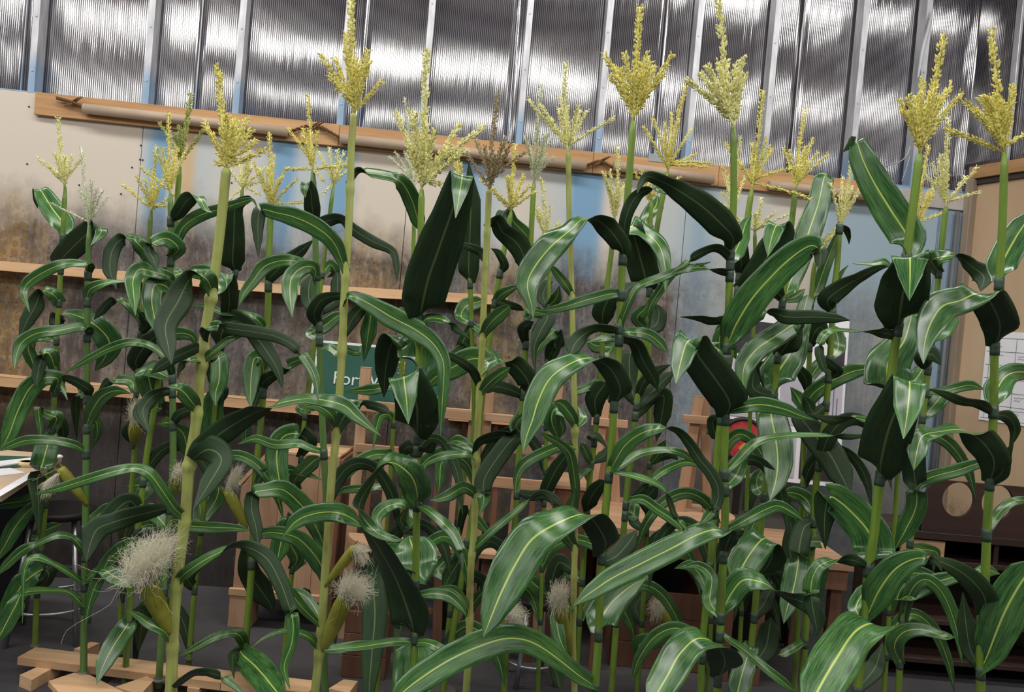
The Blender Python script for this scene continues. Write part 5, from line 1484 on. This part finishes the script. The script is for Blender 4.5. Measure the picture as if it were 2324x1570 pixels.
corn('corn plant with a tall branching yellow tassel between the two dense ones', 3.1, 14, 'stalk_green',
     XY('1515,390 1489,530 1475,655 1463,780 1447,900 1430,1050 1425,1090 1415,1209 1400,1400 1388,1560'),
     (XY('1515,385')[0], XY('1556,195')[0], XY('1460,287 1480,265 1525,255 1570,292 1618,372 1605,380 1580,350 1540,270'), Yw), [
     '5 -.18 2085,415,70 2060,330,-200 2020,180,-210 1980,40,-140 1950,-20,f 2050,20,90 2150,110,110 2190,250,80 2195,440,0',
     '5 -.04 2070,640,50 2090,520,60 2150,420,60 2230,310,60 2311,240,0',
     '5 -.05 2065,670,60 2000,600,80 2050,540,70 2080,500,0',
     '5 .05 2062,680,60 2130,640,-120 2150,560,-100 2120,500,0',
     '5 .06 2010,1180,60 1960,1050,-170 1950,900,-150 1960,830,f 1990,850,80 2000,900,0',
     '5 -.05 2025,1140,40 2040,1040,-70 2120,960,-80 2230,910,0',
     '5 .05 2010,1200,50 2100,1100,-90 2200,1000,-70 2260,950,0',
     '5 .1 2005,1250,60 2100,1150,-70 2180,1120,-120 2170,1250,-120 2130,1430,0',
     'B -.05 950,1215,40 1080,1080,-80 1250,920,90 1400,830,90 1550,780,80 1700,800,70 1880,830,0',
     'B -.1 955,1180,50 1100,1170,110 1250,1270,110 1400,1370,110 1500,1460,80 1560,1560,0',
     'B .05 940,1330,60 1000,1350,110 1020,1240,110 1060,1160,0',
     '8 .08 1900,900,60 1960,820,120 2060,760,110 2140,690,0'])
corn('front corn plant with a heavy cream tassel leaning left and a broad folded dark leaf', 2.34, 18, 'stalk_green',
     XY('1665,290 1665,450 1660,540 1655,650 1650,800 1646,980 1643,1060 1646,1150 1640,1300 1636,1400 1628,1570'),
     (XY('1665,290')[0], XY('1630,3')[0], XY('1558,180 1590,165 1605,150 1628,140 1685,130 1680,165 1672,180 1612,190 1600,210'), Pl, 1.4), [
     '6 -.22 345,160,60 355,60,-130 270,-40,-200 150,-150,-190 20,-240,-150 -100,-310,-90 -215,-355,f -270,-300,-40 -290,-240,0',
     '6 -.05 335,210,40 290,150,-60 220,130,-50 100,180,-60 20,240,40 -60,290,0',
     '6 -.05 325,300,40 260,280,-40 120,255,50 0,285,30 -60,300,0',
     '6 .1 335,230,60 370,150,130 410,60,110 440,-40,70 480,-100,0',
     '6 -.12 320,790,60 370,650,200 480,470,220 620,310,210 760,180,190 880,110,150 940,150,f 940,215,-70 930,268,0',
     '6 .08 315,870,50 240,840,80 200,780,60 270,760,0',
     '6 -.05 315,600,40 220,620,-50 130,600,-40 0,588,0',
     '6 -.25 310,1265,70 330,1160,-260 230,1000,-260 120,850,-240 85,750,f 40,770,180 0,900,140 -30,1040,0',
     '6 -.06 305,1230,40 440,1190,90 560,1180,110 700,1210,90 800,1250,60 910,1285,0',
     '6 .0 295,1640,40 400,1540,70 520,1430,60 700,1390,40 950,1385,30 1150,1395,-40 1300,1380,0',
     '9 .05 310,200,60 370,120,110 410,40,90 440,-30,0',
     '9 -.26 285,650,60 320,560,-120 330,510,-90 230,480,120 100,520,150 -50,600,170 -250,700,170 -450,800,150 -600,900,110 -720,990,0',
     '9 -.05 300,490,40 430,420,80 560,350,90 660,320,80 760,370,60 830,420,0',
     '9 .0 280,1060,60 330,930,150 420,820,170 540,830,110 600,860,40 700,920,-50 850,980,-110 930,1080,-100 900,1200,0',
     '9 -.06 275,1180,30 420,1280,50 560,1400,60 700,1510,60 780,1570,0',
     '9 -.3 260,1480,70 300,1370,-240 250,1255,f 120,1210,170 0,1310,230 -80,1450,230 -150,1570,200 -220,1700,0',
     '9 .1 280,1060,60 200,960,110 210,800,80 120,720,60 0,740,0'])
corn('rear corn plant with its pale tassel half hidden behind the heavy leaning one', 3.4, 11, 'stalk_green',
     XY('1668,480 1662,600 1650,800 1638,1000 1625,1200 1610,1480'),
     (XY('1668,480')[0], XY('1640,375')[0], XY('1592,440 1598,480 1680,310 1690,400 1650,400'), Pl), [
     '6 .06 330,600,50 280,700,100 340,800,80 380,880,0',
     '6 -.05 310,1300,50 220,1400,-100 250,1330,-100 330,1290,0'])
corn('corn plant with wide yellow tassel of long side branches, right of the heavy one', 3.0, 16, 'stalk_green',
     XY('1706,430 1692,525 1679,620 1670,700 1660,783 1650,860 1632,980 1625,1060 1618,1175 1612,1280 1596,1440 1590,1560'),
     (XY('1706,430')[0], XY('1732,205')[0], XY('1822,375 1842,452 1645,325 1740,312 1680,370 1745,330'), Yw), [
     '6 -.12 395,310,60 410,230,-110 390,100,-120 370,-20,0',
     '6 -.2 395,410,60 520,280,-170 610,140,-190 680,30,-170 650,-30,f 610,70,110 588,185,0',
     '6 -.12 375,690,40 440,640,90 520,570,100 620,560,-50 720,590,-100 900,590,-95 1050,600,-60 1140,612,0',
     '6 .06 350,760,50 280,700,90 260,780,90 290,850,0',
     '6 .08 290,1270,60 220,1290,-80 240,1380,-80 330,1420,0',
     '9 .05 170,900,50 130,780,90 60,720,80 -40,740,0'])
corn('rear corn plant with loose yellow tassel before the right part of the timber rail', 3.1, 15, 'stalk_green',
     XY('1805,430 1795,520 1780,650 1772,720 1765,810 1758,891 1745,1030 1736,1110 1722,1250 1713,1390 1706,1460 1700,1560'),
     (XY('1805,430')[0], XY('1828,245')[0], XY('1778,335 1845,315 1855,345 1880,350 1790,342 1835,365'), Yw), [
     '6 .12 690,490,60 730,380,130 800,200,150 870,0,170 930,-180,150 965,-340,130 985,-375,f 1000,-370,0',
     '6 -.18 650,860,60 720,770,-170 770,670,-110 760,640,f 640,720,150 520,800,160 440,900,140 420,1000,90 435,1110,0',
     '6 .14 635,1120,60 650,980,240 730,850,220 800,700,130 830,560,110 850,480,100 860,440,0',
     '6 -.06 690,470,50 650,420,-100 620,360,-80 590,330,0',
     '6 .06 690,480,40 780,450,90 840,400,0',
     '6 -.18 635,1150,60 610,1240,200 640,1400,220 655,1560,200 640,1700,140 600,1830,0',
     '6 .05 630,1130,50 500,1080,-110 490,1000,-90 500,920,0',
     '9 -.18 520,800,60 600,700,-180 620,590,-120 560,540,f 470,640,230 400,760,210 350,850,0',
     '9 .05 575,250,60 520,200,110 520,120,90 570,60,0',
     '9 -.12 490,1270,60 470,1280,110 430,1400,150 390,1550,150 370,1650,0',
     '9 .06 480,1400,60 570,1280,-150 600,1140,-130 610,1070,0',
     '9 .1 500,1060,60 560,980,-110 600,900,-90 640,850,0'])
corn('corn plant with narrow cream tassel, left of the tall blade folded at its tip', 3.2, 15, 'stalk_green',
     XY('1905,520 1900,600 1893,660 1887,760 1881,850 1875,920 1862,1030 1850,1117 1845,1209 1830,1400 1822,1540'),
     (XY('1905,520')[0], XY('1938,340')[0], XY('1885,415 1930,425 1950,430 1945,440 1862,552 1912,400'), Pl), [
     '6 -.1 1032,560,60 990,480,-140 1080,400,-120 1200,330,-70 1310,270,-50 1420,240,0',
     '6 .05 1060,-10,40 1110,0,-40 1130,50,-30 1135,100,0',
     '6 .0 1045,390,25 1080,300,30 1130,240,0',
     '6 .06 1000,870,50 1060,800,100 1050,700,90 1000,640,0',
     '6 -.05 990,990,40 1060,960,-70 1000,900,-60 960,860,0',
     '6 -.06 975,1180,50 900,1240,-90 860,1170,-80 820,1120,0',
     '9 -.2 900,420,50 830,470,-130 800,600,-140 790,720,160 760,880,170 720,1000,110 695,1110,0',
     '9 .06 905,400,60 850,280,110 760,230,90 670,240,0',
     '9 -.06 890,560,40 940,560,90 860,565,70 760,615,0',
     '9 .1 880,760,60 940,740,110 900,900,120 900,1090,0',
     '9 -.05 850,1230,40 800,1250,50 700,1310,60 660,1320,0'])
corn('low rear corn plant with a small flat tassel under the wide-branched yellow one', 3.45, 10, 'stalk_green',
     XY('1713,525 1713,600 1708,800 1700,1000 1690,1250 1678,1480'),
     (XY('1713,525')[0], XY('1727,448')[0], XY('1665,500 1760,480 1790,487 1695,470 1592,445'), Pl), [
     '6 .08 500,250,50 460,330,80 480,430,70 510,500,0',
     '6 .08 480,900,60 540,940,-110 580,1020,-80 600,1100,0'])
corn('rear corn plant whose tall upright blade hides most of its tassel, on the right', 3.3, 12, 'stalk_green',
     XY('1852,590 1846,620 1841,682 1838,787 1834,864 1828,938 1822,1115 1815,1300 1805,1520'),
     (XY('1852,590')[0], XY('1870,490')[0], XY('1900,520 1858,540 1885,535'), Yw), [
     '6 .0 885,490,40 920,400,90 980,230,80 1040,80,50 1060,0,0',
     '6 -.06 870,790,50 900,700,-120 950,660,-90 1000,790,0',
     '6 .05 865,1030,50 920,930,90 980,875,70 1000,850,0',
     '6 -.05 862,1090,40 840,1000,-90 790,930,-60 780,890,0',
     '6 -.05 840,1240,60 880,1120,110 1000,1030,110 1150,960,110 1290,930,50 1315,900,0',
     '6 .05 840,1240,50 790,1130,90 740,1060,0',
     '6 -.22 838,1230,50 810,1260,-130 900,1380,-180 1010,1520,-190 1080,1650,-170 1150,1790,0',
     '9 .06 800,760,60 740,650,-110 760,500,-110 820,400,0'])
corn('front corn plant at right, yellow tassel, tall lit blade folded at its tip', 2.26, 21, 'stalk_green',
     XY('2087,350 2075,450 2060,560 2045,700 2032,780 2020,880 2010,1000 1995,1100 1985,1200 1970,1300 1965,1400 1955,1480 1945,1570'),
     (XY('2087,350')[0], XY('2142,82')[0], XY('2040,228 2062,218 2092,180 2158,190 2180,212 2120,200 2050,250 2140,215'), Yw, 1.3), [
     '3 .12 1525,1735,60 1530,1600,230 1420,1420,230 1310,1240,200 1230,1080,170 1185,955,f 1140,980,-50 1095,1022,0',
     '6 -.25 1475,660,80 1480,540,-330 1510,380,-310 1550,230,-230 1545,195,f 1545,320,150 1540,480,0',
     '6 -.05 1485,500,30 1400,240,30 1280,235,25 1160,230,0',
     '6 -.06 1420,720,60 1380,700,-70 1300,690,-30 1150,685,25 1020,680,40 950,740,60 935,830,-60 960,920,-50 1000,990,0',
     '6 .14 1395,1130,70 1400,1040,310 1400,900,280 1500,760,200 1540,640,150 1560,560,0',
     '6 -.28 1345,1660,80 1350,1560,-300 1400,1350,-310 1480,1150,-260 1540,1020,f 1530,1200,180 1500,1410,0',
     '6 -.06 1375,1330,40 1200,1275,40 1120,1280,-40 1000,1280,-60 850,1240,0',
     '9 .05 1345,180,50 1460,-20,-120 1560,-120,-130 1570,80,-150 1590,300,130 1520,470,130 1440,615,0',
     '9 .1 1275,735,70 1300,620,270 1270,500,260 1170,380,240 1070,290,210 1000,265,f 970,400,-130 975,610,0',
     '9 -.08 1265,740,40 1180,690,-80 1100,680,-60 1000,690,60 920,740,90 880,850,110 890,1000,-110 930,1200,0',
     '9 -.1 1230,1090,60 1330,900,210 1450,740,190 1600,670,120 1720,700,-50 1760,760,0',
     '9 .1 1225,1100,60 1180,1010,110 1230,900,100 1270,820,0',
     '9 -.42 1240,1290,60 1330,1190,-120 1290,1110,90 1170,1170,270 1040,1360,310 930,1550,280 820,1750,0',
     '9 .08 1225,1560,60 1300,1420,-130 1330,1350,-100 1360,1240,0'])
corn('rear corn plant with a spread pale tassel beside the blue corner post', 3.05, 14, 'stalk_green',
     XY('2147,470 2141,520 2128,645 2114,777 2107,834 2091,972 2075,1130 2066,1229 2050,1378 2040,1546'),
     (XY('2147,470')[0], XY('2153,268')[0], XY('2225,437 2218,380 2115,370 2135,350 2192,400 2100,395'), Pl), [
     '6 -.14 1730,290,60 1690,210,110 1800,180,80 1880,190,-50 1960,250,-90 2040,320,-150 2020,420,0',
     '6 -.06 1660,940,60 1630,880,-110 1690,840,-120 1755,915,0',
     '6 .08 1690,760,50 1760,680,130 1820,600,110 1850,560,0',
     '6 .06 1620,1265,60 1700,1190,120 1770,1100,110 1790,1060,0',
     '6 -.05 1640,1090,30 1760,1090,60 1880,1060,70 1960,1050,70 2050,1080,0',
     '6 .05 1620,1250,40 1600,1180,80 1640,1100,70 1700,1130,0',
     '9 -.05 1590,200,50 1680,130,90 1880,75,90 2000,35,70 2180,0,0',
     '9 .06 1550,560,50 1520,480,110 1610,330,-60 1660,240,0',
     '9 -.05 1530,800,40 1460,950,40 1600,880,110 1720,830,110 1850,795,80 1940,770,0',
     '9 .05 1540,600,50 1620,610,90 1720,630,60 1740,700,0',
     '9 -.1 1480,1375,60 1440,1260,110 1500,1170,110 1620,1150,90 1760,1190,60 1880,1220,-40 1890,1400,0'])
corn('rear corn plant with a loose yellow tassel close behind the tall lit blade', 3.3, 11, 'stalk_green',
     XY('2076,525 2068,620 2055,800 2042,1000 2025,1280 2008,1540'),
     (XY('2076,525')[0], XY('2108,330')[0], XY('2148,480 2130,400 2110,430 2090,410 2082,440'), Yw), [
     '6 .08 1540,600,50 1620,560,100 1680,480,80 1700,420,0',
     '6 .08 1490,1100,50 1590,1000,110 1640,920,80 1680,860,0'])
corn('rightmost front corn plant with a long leaning yellow tassel and round dark cupped leaf', 2.32, 19, 'stalk_green',
     XY('2280,350 2275,500 2268,640 2258,780 2255,930 2249,1050 2240,1200 2235,1320 2228,1400 2225,1570'),
     (XY('2280,350')[0], XY('2250,68')[0], XY('2190,232 2225,222 2300,210 2145,295 2350,290 2275,230 2212,245 2295,260'), Yw, 1.3), [
     '6 .12 2150,355,70 2160,240,190 2230,100,190 2311,-30,160 2400,-150,0',
     '6 -.25 2120,790,70 2150,650,-230 2090,500,-230 2010,430,f 1880,480,190 1760,520,220 1680,640,190 1640,780,100 1635,905,0',
     '6 .12 2110,1215,60 2130,1080,170 2200,980,140 2311,960,110 2450,1000,0',
     '6 -.1 2105,1240,40 2020,1180,-70 1900,1160,-60 1780,1110,-50 1680,1080,0',
     '6 .06 2105,1255,40 2200,1260,-90 2250,1350,-70 2210,1480,0',
     '6 -.2 2090,1700,70 2110,1560,-200 2030,1430,-210 1900,1350,50 1750,1360,50 1630,1390,110 1590,1500,130 1570,1620,0',
     '9 -.06 2090,170,50 2160,100,-90 2180,0,-90 2240,-100,0',
     '9 .06 2065,500,40 2140,370,60 2220,300,60 2320,280,50 2400,300,0',
     '9 -.14 2030,1095,70 2050,950,-160 1970,830,-150 1850,740,-110 1720,690,-50 1700,760,0',
     '9 .06 2045,850,30 2000,770,70 2080,755,80 2150,778,0',
     '9 .05 2040,830,30 1970,790,50 1920,755,0',
     '9 -.1 2020,1430,70 2090,1260,210 2160,1080,260 2240,920,260 2330,780,220 2420,680,0',
     '9 .05 2020,1420,60 1950,1280,-120 1920,1100,-110 1900,900,0'])

# ------------------------------------------------------------------ timber feet that carry the plants
def floor_pt(pxx, pyy, z):
    d = ray(pxx, pyy); k = (z - CAM.z) / d.z; return CAM + d * k
def plank(p0, p1, w, z0, z1, lab, n=1, group=None):
    t = obj('base_plank', beambm((p0[0], p0[1], (z0 + z1) / 2), (p1[0], p1[1], (z0 + z1) / 2), w, z1 - z0, (0, 0, 1), 0.002), M['wood_pine']); tag(t, lab, 'plank', group); return t
def slab(name, pix, z0, z1, lab, cat, grp=None):
    P_ = [floor_pt(x, y, z1) for x, y in pix]
    bm = bmesh.new()
    V = [[bm.verts.new((q.x, q.y, zz)) for q in P_] for zz in (z0, z1)]
    n = len(P_)
    bm.faces.new(V[0]); bm.faces.new(V[1])
    for k in range(n): bm.faces.new((V[0][k], V[0][(k + 1) % n], V[1][(k + 1) % n], V[1][k]))
    bmesh.ops.recalc_face_normals(bm, faces=bm.faces)
    o = obj(name, bm, M['wood_pine']); tag(o, lab, cat, grp); return o
zp = PLANK_TOP - 0.0005
slab('base_plank', ((40, 1491), (81, 1468), (536, 1523), (500, 1549)), 0.045, zp, 'long pale base plank on the floor carrying the leftmost row of stalks', 'plank')
slab('base_plank', ((502, 1549), (538, 1523), (720, 1545), (700, 1572)), 0.045, zp, 'pale base plank on the floor continuing right of the long left one', 'plank')
slab('bearer_block', ((45, 1531), (122, 1496), (140, 1504), (72, 1543)), 0.0005, 0.0445, 'square timber block poking out under the left end of the long plank', 'block')
slab('bearer_block', ((168, 1472), (206, 1456), (226, 1459), (190, 1476)), 0.0005, 0.0445, 'square timber block showing behind the long plank', 'block')
slab('bearer_block', ((425, 1560), (455, 1530), (480, 1533), (452, 1563)), 0.0005, 0.0445, 'square timber block under the right end of the long plank', 'block')
slab('base_board', ((110, 1545), (168, 1526), (204, 1531), (285, 1572), (150, 1590)), 0.045, 0.0645, 'notched pale base board under the steel rod of the second stalk', 'board')
slab('base_board', ((262, 1558), (332, 1534), (350, 1542), (318, 1577)), 0.0005, 0.0645, 'short pale timber block right of the notched base board', 'board')
slab('base_board', ((746, 1562), (780, 1541), (812, 1545), (792, 1572)), 0.0005, 0.06, 'small pale timber block on the floor at the bottom, left of the central stalk', 'board')
